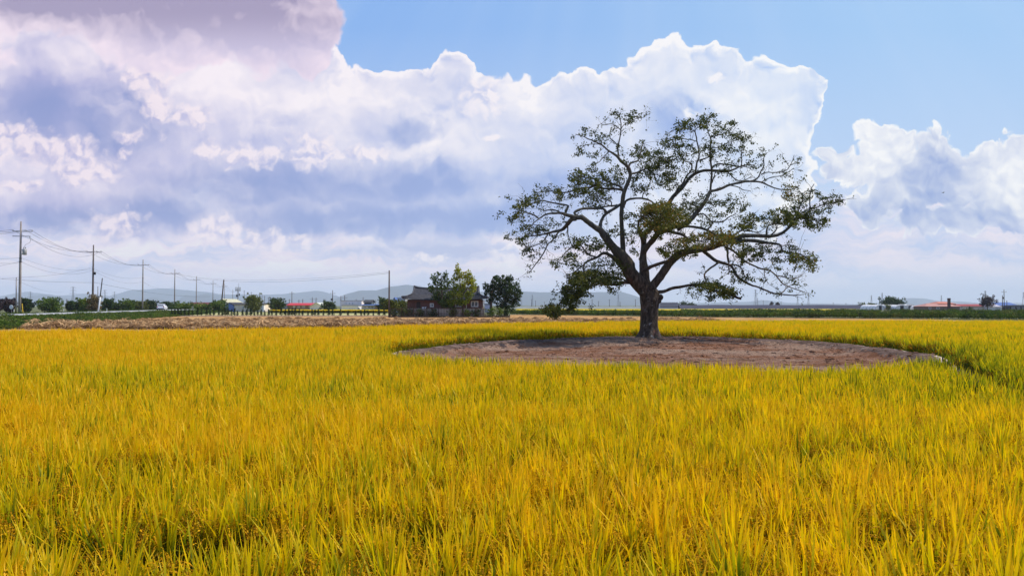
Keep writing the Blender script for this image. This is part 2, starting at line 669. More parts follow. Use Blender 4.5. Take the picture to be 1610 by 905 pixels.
def grid(xs, ys, zf, name, m, smooth=True):
    nx, ny = len(xs), len(ys)
    X, Y = np.meshgrid(xs, ys)
    Z = zf(X, Y) if callable(zf) else np.full(X.shape, zf)
    v = np.stack([X, Y, Z], -1).reshape(-1, 3)
    f = [(j * nx + i, j * nx + i + 1, (j + 1) * nx + i + 1, (j + 1) * nx + i) for j in range(ny - 1) for i in range(nx - 1)]
    return obj(name, to_mesh(name, v, f, [m], smooth))


gx = np.array([-14000, -9000, -5000, -2500, -1000, -400, -100, 0, 100, 400, 1000, 2500, 5000, 9000, 14000.])
gy = np.array([-140, 0, 60, 200, 500, 1000, 2000, 4000, 8000, 15400.])
struct(grid(gx, gy, 0.0, 'ground', M_ground))
struct(grid(np.linspace(-75, 88, 20), np.linspace(-6, 60, 12), 0.004, 'paddy_soil', M_mud))

# ring mound of bare earth round the tree
_ctr = (5.4, 27.8)


def soil_fn(g):
    p = wpos(g)
    n1 = g.noise(g.vm('MULTIPLY', p, (1.0, 1.6, 1.0)), 0.9, 8, 0.65)
    n2 = g.noise(p, 7.0, 6, 0.7)
    n3 = g.noise(g.vm('MULTIPLY', p, (0.5, 1.4, 1)), 0.28, 4, 0.5)
    c = g.ramp(n1 * 0.55 + n2 * 0.45, [(0.30, (0.08, 0.024, 0.010)), (0.44, (0.25, 0.105, 0.048)), (0.56, (0.34, 0.18, 0.115)), (0.66, (0.52, 0.35, 0.25))])
    c = g.mix(g.sstep(n3, 0.44, 0.60) * 0.8, c, g.mix(n2, (0.28, 0.17, 0.11), (0.60, 0.42, 0.31)))
    dry = g.sstep(g.noise(p, 0.7, 5, 0.6), 0.56, 0.64) * 0.45
    c = g.mix(dry, c, (0.10, 0.055, 0.03))
    return {'color': c, 'bump': (n2 * 0.7 + g.noise(p, 2.6, 8, 0.7), 0.34, 1.0)}


M_soil = mat('bare_soil', soil_fn, rough=0.95, spec=0.1)


def crest_fn(g):
    p = wpos(g)
    n = g.noise(p, 3.0, 7, 0.65)
    return {'color': g.ramp(n, [(0.32, (0.36, 0.26, 0.20)), (0.50, (0.58, 0.46, 0.38)), (0.68, (0.78, 0.66, 0.56))]), 'bump': (n, 0.06, 1.0)}


M_crest = mat('dry_bank_soil', crest_fn, rough=0.95, spec=0.1)


def levee_fn(g):
    p = wpos(g)
    n = g.noise(p, 2.2, 8, 0.7)
    return {'color': g.ramp(n, [(0.34, (0.07, 0.040, 0.026)), (0.52, (0.17, 0.11, 0.085)), (0.68, (0.32, 0.23, 0.18))]), 'bump': (n, 0.3, 1.0)}


M_levee = mat('levee_soil', levee_fn, rough=0.95, spec=0.1)


def ring_height(rho, x, y):
    """rho: 1 on the crest line, 0 at the centre"""
    tx, ty = 7.0, 36.8
    dt = np.hypot(x - tx, y - ty)
    floor = 0.06 + 0.34 * np.exp(-(dt / 7.0) ** 2) + (fbm(x, y, 1.3, 5) - .5) * 0.14 + (fbm(x, y, 4.5, 8, 3) - .5) * 0.07
    d = (rho - 1.0) * 12
    inner = 1 / (1 + np.exp(-(d + 1.35) / 0.22))
    crest = 0.42 + (fbm(x, y, .6, 3) - .5) * 0.12
    h = floor * (1 - inner) + crest * inner
    out = 1 / (1 + np.exp(-(d - 0.25) / 0.16))
    return h * (1 - out) - 0.02 * out


rr = np.concatenate([np.linspace(0.0, 0.8, 46), np.linspace(0.812, 1.0, 26), np.linspace(1.006, 1.09, 10)])
rp = np.array(smooth_loop(RING[::4], 12))
vs, fs, mi = [], [], []
for j, r_ in enumerate(rr):
    X = _ctr[0] + (rp[:, 0] - _ctr[0]) * r_
    Y = _ctr[1] + (rp[:, 1] - _ctr[1]) * r_
    Z = ring_height(np.full(X.shape, r_), X, Y)
    vs.append(np.stack([X, Y, Z], -1))
nn = len(rp)
V = np.concatenate(vs)
for j in range(len(rr) - 1):
    for k in range(nn):
        a, b = j * nn + k, j * nn + (k + 1) % nn
        fs.append((a, b, b + nn, a + nn))
        wob = 0.012 * (random.random() - .5)
        mi.append(2 if 0.885 + wob * 2 < rr[j] <= 0.972 + wob else 1 if 0.972 + wob < rr[j] < 1.035 + wob else 0)
mound = obj('earth_mound', to_mesh('earth_mound', V, fs, [M_soil, M_crest, M_levee], True, mi))
struct(mound)


def ground_z(x, y):
    ang = 0
    return 0.0


# loose clods on the ring
def clod_mesh(seed):
    rng = np.random.default_rng(seed)
    bm = bmesh.new()
    bmesh.ops.create_icosphere(bm, subdivisions=1, radius=1.0)
    for v in bm.verts:
        v.co *= 0.75 + 0.5 * rng.random()
        v.co.z *= 0.6
    me = bpy.data.meshes.new('clod')
    bm.to_mesh(me)
    bm.free()
    return me


def merge_copies(me, mats4, name, mt):
    """numpy merge of many transformed copies of one mesh"""
    nv = len(me.vertices)
    co = np.empty(nv * 3, np.float32)
    me.vertices.foreach_get('co', co)
    co = co.reshape(-1, 3)
    tri = np.array([p.vertices[:] for p in me.polygons])
    n = len(mats4)
    A = np.array([np.array(m)[:3, :3] for m in mats4])
    T = np.array([np.array(m)[:3, 3] for m in mats4])
    allv = np.einsum('nij,vj->nvi', A, co) + T[:, None, :]
    Vt = allv[:, tri]                       # n, faces, 3, 3
    return quads_mesh(name, Vt.reshape(-1, tri.shape[1], 3), [mt], nv=tri.shape[1])


ms = []
bx_, by_ = np.array([p[0] for p in RING]), np.array([p[1] for p in RING])
for i in range(3200):
    k = random.randrange(len(rp))
    r_ = math.sqrt(random.random()) * 1.0
    x = _ctr[0] + (rp[k, 0] - _ctr[0]) * r_
    y = _ctr[1] + (rp[k, 1] - _ctr[1]) * r_
    z = float(ring_height(np.array([r_]), np.array([x]), np.array([y]))[0])
    s = 0.015 + 0.055 * random.random() ** 4
    ms.append(Matrix.Translation((x, y, z + s * .2)) @ Matrix.Rotation(random.random() * 6.28, 4, 'Z') @ Matrix.Diagonal((s * (1 + random.random()), s, s, 1)))
stuff(obj('soil_clods', merge_copies(clod_mesh(1), ms, 'soil_clods', M_soil)), 'small loose clods of dry earth scattered over the bare round mound', 'clods')

# harvested paddy beyond the standing rice
def stub_fn(g):
    p = wpos(g)
    n1 = g.noise(g.vm('MULTIPLY', p, (1.0, 0.35, 1.0)), 0.35, 7, 0.65)
    n2 = g.noise(p, 2.0, 5, 0.6)
    c = g.ramp(n1 * .6 + n2 * .4, [(0.34, (0.17, 0.085, 0.030)), (0.5, (0.40, 0.22, 0.085)), (0.64, (0.60, 0.37, 0.16))])
    return {'color': c, 'bump': (n2, 0.2, 1.0)}


M_stub = mat('rice_stubble', stub_fn, rough=0.95, spec=0.1)
HARV = [(-50.5, 70), (-52, 78), (-60, 108), (-68, 145), (-62, 150), (-20, 150), (-10, 152), (3, 158), (30, 128), (44, 118), (60, 108), (60, 62), (-30, 40), (-46, 40), (-75, 40), (-62, 66)]
bm = bmesh.new()
fv = [bm.verts.new((x, y, 0.012)) for x, y in HARV]
bm.faces.new(fv)
me = bpy.data.meshes.new('harvested_field')
bm.to_mesh(me)
bm.free()
me.materials.append(M_stub)
struct(obj('harvested_field', me))

# ------- road on its low bank, running away on the left
RD0, RD1 = Vector((-50.0, 42.0)), Vector((-172.0, 500.0))
rdir = (RD1 - RD0).normalized()
rn = Vector((rdir.y, -rdir.x))            # towards the camera side


def road_strip(name, prof, m, n=60, wob=0.0, kind='structure'):
    vs, fs = [], []
    k = len(prof)
    for i in range(n + 1):
        c = RD0.lerp(RD1, i / n)
        for (o, z) in prof:
            q = c + rn * (o + (random.random() - .5) * wob)
            vs.append((q.x, q.y, z + (random.random() - .5) * wob * .2))
    for i in range(n):
        for j in range(k - 1):
            a = i * k + j
            fs.append((a, a + 1, a + k + 1, a + k))
    o = obj(name, to_mesh(name, vs, fs, [m], True))
    o['kind'] = kind
    return o


M_asph = noisy('pale_asphalt', (0.30, 0.30, 0.30), (0.42, 0.41, 0.40), 1.5, 0.9, world_=True)
M_bank = noisy('bank_grass', (0.03, 0.055, 0.012), (0.07, 0.11, 0.02), 0.8, 0.95, world_=True, c2=(0.12, 0.13, 0.04))
M_white = noisy('white_line_paint', (0.62, 0.62, 0.60), (0.78, 0.78, 0.76), 4.0, 0.7, world_=True)
road_strip('road_bank', [(13.0, -0.02), (9.5, 0.25), (3.6, 0.76), (-3.6, 0.76), (-7.5, 0.4), (-10, -0.02)], M_bank, wob=0.3)
road_strip('road', [(3.1, 0.80), (2.9, 0.83), (-2.9, 0.83), (-3.1, 0.80)], M_asph)
for o_ in (2.65, -2.75):
    road_strip('road_edge_line', [(o_, 0.838), (o_ - 0.13, 0.838)], M_white)

# ------- distant ridges
def ridge(name, profile, Y, depth, col, seed, hill=1.0):
    """profile: photo pixels of the skyline"""
    px = np.linspace(profile[0][0], profile[-1][0], 260)
    py = np.interp(px, [p[0] for p in profile], [p[1] for p in profile])
    top = HOR - py
    wob = (fbm(px, px * 0, 0.03, seed, 5) - .5) * 6.0 * np.clip(top / 14, 0, 1)
    top = np.maximum(top + wob, 0.0)
    X = (px - 805) / F * Y
    H = top / F * Y + 2.0
    cols_t = np.array([-1.0, -0.8, -0.55, -0.3, -0.1, 0.0, 0.15, 0.5, 1.0])
    vs = []
    for t in cols_t:
        base = np.clip(1 - abs(t) ** 1.15, 0, 1)
        rl = (fbm(X * 0.004 + t * 9.0, X * 0 + t * 5.0, 1.0, seed + 3, 4) - .5) * 0.35 * (1 - abs(t)) * (abs(t) > 0.01)
        Z = H * np.clip(base + rl, 0, 1) - (3.0 if abs(t) == 1 else 0.0)
        vs.append(np.stack([X * (1 + t * depth / Y), np.full(X.shape, Y + t * depth), np.maximum(Z, -0.5)], -1))
    V = np.concatenate(vs)
    n = len(px)
    fs = [(j * n + i, j * n + i + 1, (j + 1) * n + i + 1, (j + 1) * n + i) for j in range(len(cols_t) - 1) for i in range(n - 1)]
    o = obj(name, to_mesh(name, V, fs, [col], True))
    return struct(o)


M_hill = noisy('wooded_hill', (0.016, 0.026, 0.030), (0.034, 0.044, 0.046), 0.004, 0.95, world_=True)
ridge('mountain_range', [(-500, 474), (-300, 468), (-100, 472), (0, 466), (40, 458), (80, 464), (130, 462), (170, 466), (205, 456), (250, 453), (300, 456), (345, 462), (385, 462), (420, 464), (450, 462), (480, 459), (500, 458), (520, 462), (560, 468), (700, 472),
                        (820, 470), (850, 464), (880, 461), (920, 463), (950, 462), (985, 468), (1040, 477), (1180, 474), (1200, 471), (1240, 476), (1360, 478), (1400, 473), (1430, 468), (1455, 469), (1480, 474), (1510, 473), (1540, 476), (1620, 476), (1800, 470), (2100, 474)], 11500, 1200, M_hill, 3)
ridge('mountain_range', [(-500, 476), (-100, 470), (30, 470), (75, 463), (110, 468), (150, 473), (190, 476), (225, 470), (245, 466), (262, 472), (278, 472), (292, 463), (306, 464), (325, 461), (345, 464), (362, 470), (400, 474), (480, 478), (530, 470), (545, 462), (565, 456), (590, 457), (615, 449), (640, 447), (662, 449), (690, 455), (720, 461),
                         (760, 458), (800, 457), (840, 460), (900, 458), (925, 459), (950, 459), (975, 459), (990, 464), (1030, 474), (1080, 479), (1300, 480)], 9000, 900, M_hill, 11)
# ------------------------------------------------------------------ the standing rice
RICE_LEAF = [(0.0, (0.025, 0.035, 0.003)), (0.28, (0.12, 0.15, 0.003)), (0.52, (0.44, 0.42, 0.003)), (0.78, (0.80, 0.575, 0.003)), (1.0, (0.88, 0.52, 0.006))]  # green to yellow is the blade's own; bases darkened to paint shade in the gaps
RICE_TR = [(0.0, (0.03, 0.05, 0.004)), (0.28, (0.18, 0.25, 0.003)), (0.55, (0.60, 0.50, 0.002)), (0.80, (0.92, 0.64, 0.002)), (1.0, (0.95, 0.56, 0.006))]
M_rleaf = leaf_mat('rice_leaf', RICE_LEAF, trans=0.5, inst='tint', tcols=RICE_TR, gloss=0.02)
M_rear = leaf_mat('rice_ear', [(0.0, (0.18, 0.075, 0.003)), (0.5, (0.46, 0.22, 0.004)), (1.0, (0.66, 0.36, 0.006))], trans=0.2, inst='tint', gloss=0.006)


def blade(P0, az, lean, L, w, bend, nseg, rng):
    """a ribbon as quads (nseg,4,3) and its t values"""
    pts = []
    p = np.array(P0, float)
    th = lean
    ca, sa = math.cos(az), math.sin(az)
    tw = rng.normal(0, .8)
    for i in range(nseg + 1):
        pts.append(p.copy())
        th += bend / nseg * (0.4 + 1.2 * i / nseg)
        p = p + L / nseg * np.array([ca * math.sin(th), sa * math.sin(th), math.cos(th)])
    Q, T = [], []
    for i in range(nseg):
        t0, t1 = i / nseg, (i + 1) / nseg
        w0 = w * min(1, (1.02 - t0) * 2.2) * min(1, .45 + t0 * 2)
        w1 = w * min(1, (1.02 - t1) * 2.2) * min(1, .45 + t1 * 2)
        s0 = np.array([-math.sin(az + tw), math.cos(az + tw), 0])
        Q.append([pts[i] - s0 * w0 / 2, pts[i] + s0 * w0 / 2, pts[i + 1] + s0 * w1 / 2, pts[i + 1] - s0 * w1 / 2])
        T.append([t0, t0, t1, t1])
    return Q, T


def rice_hill(seed, nl, seg, nw=1.0, ears=8, grains=True, spread=0.05, patch=0.0, wmul=1.0):
    rng = np.random.default_rng(seed)
    Q, T, M = [], [], []
    for i in range(nl):
        a = rng.uniform(0, 6.283)
        bx, by = (rng.uniform(-patch, patch), rng.uniform(-patch, patch)) if patch else (0, 0)
        r0 = rng.uniform(0, spread)
        flag = rng.random() < 0.76
        if flag:      # upright flag leaves that stand clear of the canopy
            z0 = rng.uniform(0.44, 0.60)
            L = rng.uniform(0.22, 0.38)
            lean = abs(rng.normal(0.14, 0.24))
            bend = rng.normal(0.12, 0.2)
            w = rng.uniform(0.0115, 0.0165)
        else:         # lower, more arching leaves
            z0 = rng.uniform(0.22, 0.45)
            L = rng.uniform(0.32, 0.5)
            lean = abs(rng.normal(0.3, 0.2))
            bend = rng.uniform(0.2, 1.2)
            w = rng.uniform(0.009, 0.013)
        rr0 = r0 + lean * z0 * .35
        q, t = blade((bx + math.cos(a) * rr0, by + math.sin(a) * rr0, z0), a + rng.normal(0, .3), lean, L, w * wmul, bend, seg, rng)
        off = rng.normal(0.0, 0.13)
        lo, hi = (0.20, 0.92) if flag else (0.05, 0.60)
        Q += q
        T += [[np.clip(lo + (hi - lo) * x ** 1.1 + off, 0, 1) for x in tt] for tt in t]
        M += [0] * len(q)
    ns = max(5, nl // 3)
    for i in range(ns):   # stalks
        a = rng.uniform(0, 6.283)
        bx, by = (rng.uniform(-patch, patch), rng.uniform(-patch, patch)) if patch else (0, 0)
        q, t = blade((bx + math.cos(a) * .02, by + math.sin(a) * .02, 0.0), a, abs(rng.normal(.06, .06)), 0.62, 0.007 * wmul, 0.08, 2, rng)
        Q += q
        T += [[0.10 + .25 * x for x in tt] for tt in t]
        M += [0] * len(q)
    for i in range(ears):
        a = rng.uniform(0, 6.283)
        bx, by = (rng.uniform(-patch, patch), rng.uniform(-patch, patch)) if patch else (0, 0)
        z0 = rng.uniform(0.50, 0.67)
        r0 = rng.uniform(0.02, spread + .03)
        ca, sa = math.cos(a), math.sin(a)
        p0 = np.array([bx + ca * r0, by + sa * r0, z0])
        L = rng.uniform(0.16, 0.24)
        nb = 7 if grains else 2
        for b in range(nb):
            ab = a + rng.normal(0, .35)
            th = rng.uniform(0.3, 0.8)
            p = p0 + np.array([ca, sa, 1.2]) * 0.012 * b
            n_g = 8 if grains else 3
            Lb = L * rng.uniform(.6, 1.0)
            for k in range(n_g):
                th += (2.3 / n_g) * rng.uniform(.6, 1.3)
                dirv = np.array([math.cos(ab) * math.sin(th), math.sin(ab) * math.sin(th), math.cos(th)])
                p1 = p + dirv * Lb / n_g
                s = np.array([-math.sin(ab), math.cos(ab), rng.normal(0, .4)])
                s /= np.linalg.norm(s)
                wg = (0.0050 if grains else 0.012) * wmul * rng.uniform(.7, 1.2)
                mid = (p + p1) / 2 + s * rng.normal(0, .002)
                Q.append([p, mid - s * wg, p1, mid + s * wg])
                tv = np.clip(.5 + rng.normal(0, .25), 0, 1)
                T.append([tv] * 4)
                M.append(1)
                p = p1
    me = quads_mesh('rice_plant', np.array(Q), [M_rleaf, M_rear], {'t': np.array(T)})
    me.polygons.foreach_set('material_index', np.array(M, np.int32))
    return me


src = bpy.data.collections.new('rice_plants')
kinds = []
for i in range(8):
    kinds.append(('A%02d' % i, rice_hill(100 + i, 42, 5, ears=9, spread=.042)))
for i in range(6):
    kinds.append(('B%02d' % i, rice_hill(200 + i, 22, 3, ears=7, grains=False, spread=.07, wmul=1.25)))
for i in range(6):
    kinds.append(('C%02d' % i, rice_hill(300 + i, 62, 2, ears=30, grains=False, patch=.26, wmul=1.9)))
for nme, me in kinds:
    src.objects.link(bpy.data.objects.new('rice_plant_' + nme, me))

LANE = [(12.2, 19.6), (10.2, 16.8), (9.0, 14.2), (8.2, 11.3), (7.4, 8), (6.2, 4)]
GAPS = [[(-3.6, 4.25), (-2.7, 4.0), (-1.5, 4.15), (-0.6, 4.5)], [(-3.0, 6.2), (-2.6, 6.0), (-2.2, 6.1)], [(2.3, 6.6), (3.3, 6.9)], [(-6, 9.6), (-4.5, 9.2), (-3.4, 9.5)]]
cx, cy = _ctr
ring_out = [(cx + (x - cx) * 1.035, cy + (y - cy) * 1.035) for x, y in RING]
ring_arr = ring_out + ring_out[:1]
field_poly = [(-70, -3)] + FIELD_EDGE + [(85, -3)]


def scatter(y0, y1, dx, dy, jit, lo, hi, margin):
    pts = []
    ys = np.arange(y0, y1, dy)
    for y in ys:
        half = 0.72 * y + margin
        xs = np.arange(-half, half, dx) + (RNG.random() - .5) * dx
        pts.append(np.stack([xs, np.full(xs.shape, y)], -1))
    P = np.concatenate(pts)
    P += RNG.normal(0, jit, P.shape)
    x, y = P[:, 0], P[:, 1]
    ok = inpoly(x, y, field_poly) & ~inpoly(x, y, ring_out)
    dl = seg_dist(x, y, LANE)
    ok &= dl > 0.30 + 0.12 * vnoise(x, y, 1.5, 4)
    dg = np.full(x.shape, 9.0)
    for gp in GAPS:
        dg = np.minimum(dg, seg_dist(x, y, gp))
    ok &= dg > 0.20
    # thin seams across the far part where two sowings meet
    seam = np.abs(y - (49.0 + 0.02 * x + 0.4 * np.sin(x * .2)))
    ok &= ~((seam < 0.30) & (x > 2) & (x < 60))
    ok &= RNG.random(x.shape) > 0.05
    P = P[ok]
    x, y = P[:, 0], P[:, 1]
    dr = seg_dist(x, y, ring_arr)
    n = len(P)
    kind = RNG.integers(lo, hi, n)
    big = fbm(x, y, 0.12, 21, 4)
    med = fbm(x, y, 0.55, 31, 3)
    tint = 0.60 + (big - .5) * 0.34 + (med - .5) * 0.40 + RNG.normal(0, .10, n)
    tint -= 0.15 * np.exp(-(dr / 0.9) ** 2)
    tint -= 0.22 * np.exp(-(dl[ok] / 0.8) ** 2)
    tint += np.clip(-x / 90, -.10, .16)
    tint += 0.08 * np.clip((y - 20) / 25, 0, 1)
    s = 0.97 + (fbm(x, y, 0.4, 41, 3) - .5) * 0.16 + RNG.normal(0, .035, n)
    s -= 0.07 * np.exp(-(dr / 1.3) ** 2)
    lx = 0.10 + (fbm(x, y, 0.35, 51, 2) - .5) * 0.5 + RNG.normal(0, .07, n)
    ly = (fbm(x, y, 0.35, 61, 2) - .5) * 0.45 + RNG.normal(0, .07, n)
    rot = np.stack([ly, lx, RNG.uniform(0, 6.28, n)], -1)
    return np.stack([x, y, np.full(n, 0.0)], -1), kind, tint, s, rot


sets = [scatter(1.3, 9.5, 0.18, 0.18, 0.06, 0, 8, 2.4), scatter(9.5, 24.0, 0.23, 0.20, 0.06, 8, 14, 2.0), scatter(24.0, 62.0, 0.50, 0.46, 0.10, 14, 20, 4.0)]
P, K, T, S, RT = (np.concatenate([s[i] for s in sets]) for i in range(5))
rme = bpy.data.meshes.new('rice_crop')
rme.vertices.add(len(P))
rme.vertices.foreach_set('co', P.astype(np.float32).reshape(-1))
for k, a, tp in (('pick', K, 'INT'), ('tint', T, 'FLOAT'), ('sc', S, 'FLOAT')):
    q = rme.attributes.new(k, tp, 'POINT')
    q.data.foreach_set('value', a.astype(np.int32 if tp == 'INT' else np.float32))
q = rme.attributes.new('rot', 'FLOAT_VECTOR', 'POINT')
q.data.foreach_set('vector', RT.astype(np.float32).reshape(-1))


def instancer(name, coll):
    ng = bpy.data.node_groups.new(name, 'GeometryNodeTree')
    ng.interface.new_socket('Geometry', in_out='INPUT', socket_type='NodeSocketGeometry')
    ng.interface.new_socket('Geometry', in_out='OUTPUT', socket_type='NodeSocketGeometry')
    N = ng.nodes
    gi, go = N.new('NodeGroupInput'), N.new('NodeGroupOutput')
    ci = N.new('GeometryNodeCollectionInfo')
    ci.inputs['Collection'].default_value = coll
    ci.inputs['Separate Children'].default_value = True
    ci.inputs['Reset Children'].default_value = True
    ip = N.new('GeometryNodeInstanceOnPoints')
    ip.inputs['Pick Instance'].default_value = True

    def na(nm, tp):
        a = N.new('GeometryNodeInputNamedAttribute')
        a.data_type = tp
        a.inputs['Name'].default_value = nm
        return a.outputs['Attribute']
    L = ng.links.new
    L(gi.outputs[0], ip.inputs['Points'])
    L(ci.outputs[0], ip.inputs['Instance'])
    L(na('pick', 'INT'), ip.inputs['Instance Index'])
    e2r = N.new('FunctionNodeEulerToRotation')
    L(na('rot', 'FLOAT_VECTOR'), e2r.inputs[0])
    L(e2r.outputs[0], ip.inputs['Rotation'])
    cmb = N.new('ShaderNodeCombineXYZ')
    sc_ = na('sc', 'FLOAT')
    for i in range(3):
        L(sc_, cmb.inputs[i])
    L(cmb.outputs[0], ip.inputs['Scale'])
    L(ip.outputs[0], go.inputs[0])
    return ng


def instance_obj(name, P, K, T, S, RT, coll):
    me = bpy.data.meshes.new(name)
    me.vertices.add(len(P))
    me.vertices.foreach_set('co', np.asarray(P, np.float32).reshape(-1))
    for k, a, tp in (('pick', K, 'INT'), ('tint', T, 'FLOAT'), ('sc', S, 'FLOAT')):
        q = me.attributes.new(k, tp, 'POINT')
        q.data.foreach_set('value', np.asarray(a).astype(np.int32 if tp == 'INT' else np.float32))
    q = me.attributes.new('rot', 'FLOAT_VECTOR', 'POINT')
    q.data.foreach_set('vector', np.asarray(RT, np.float32).reshape(-1))
    o = obj(name, me)
    md = o.modifiers.new('plants', 'NODES')
    md.node_group = instancer(name, coll)
    return o


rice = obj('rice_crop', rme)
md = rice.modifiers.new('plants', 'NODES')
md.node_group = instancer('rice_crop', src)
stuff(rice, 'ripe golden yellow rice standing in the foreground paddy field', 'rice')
# ------------------------------------------------------------------ the lone hackberry
def bark_fn(g):
    p = opos(g)
    pv = g.vm('MULTIPLY', p, (1, 1, 0.35))
    n = g.noise(pv, 7.0, 8, 0.7)
    n2 = g.noise(p, 1.4, 5, 0.6)
    v = g.voro(pv, 9.0, 1.0, 0.5, feature='F1')
    c = g.ramp(n, [(0.33, (0.022, 0.016, 0.012)), (0.52, (0.095, 0.070, 0.052)), (0.70, (0.24, 0.19, 0.15))])
    c = g.mix(g.sstep(n2, 0.55, 0.68) * 0.6, c, (0.20, 0.085, 0.06))
    zz_ = g.n('ShaderNodeSeparateXYZ')
    g.put(zz_.inputs[0], p)
    lich = g.sstep(g.noise(p, 6.0, 4, 0.7), 0.60, 0.66) * g.sstep(E(g, zz_.outputs[2]), 2.4, 1.2)
    c = g.mix(lich * 0.9, c, (0.42, 0.40, 0.36))
    up = g.sstep(E(g, zz_.outputs[2]), 2.5, 4.5)
    c = g.mix(up * 0.7, c, g.mix(n, (0.045, 0.045, 0.034), (0.16, 0.155, 0.12)))
    return {'color': c, 'bump': (n + v * 0.4, 0.06, 1.0)}


M_bark = mat('hackberry_bark', bark_fn, rough=0.9, spec=0.15)
M_twig = noisy('twig_bark', (0.022, 0.019, 0.016), (0.06, 0.05, 0.042), 8.0, 0.9)
M_hleaf = leaf_mat('hackberry_leaf', [(0.0, (0.022, 0.036, 0.010)), (0.35, (0.052, 0.074, 0.012)), (0.65, (0.11, 0.120, 0.016)), (0.85, (0.19, 0.14, 0.02)), (1.0, (0.26, 0.13, 0.025))], trans=0.42, gloss=0.03)
TY = 36.8
TBASE = at(1021, 530, TY)

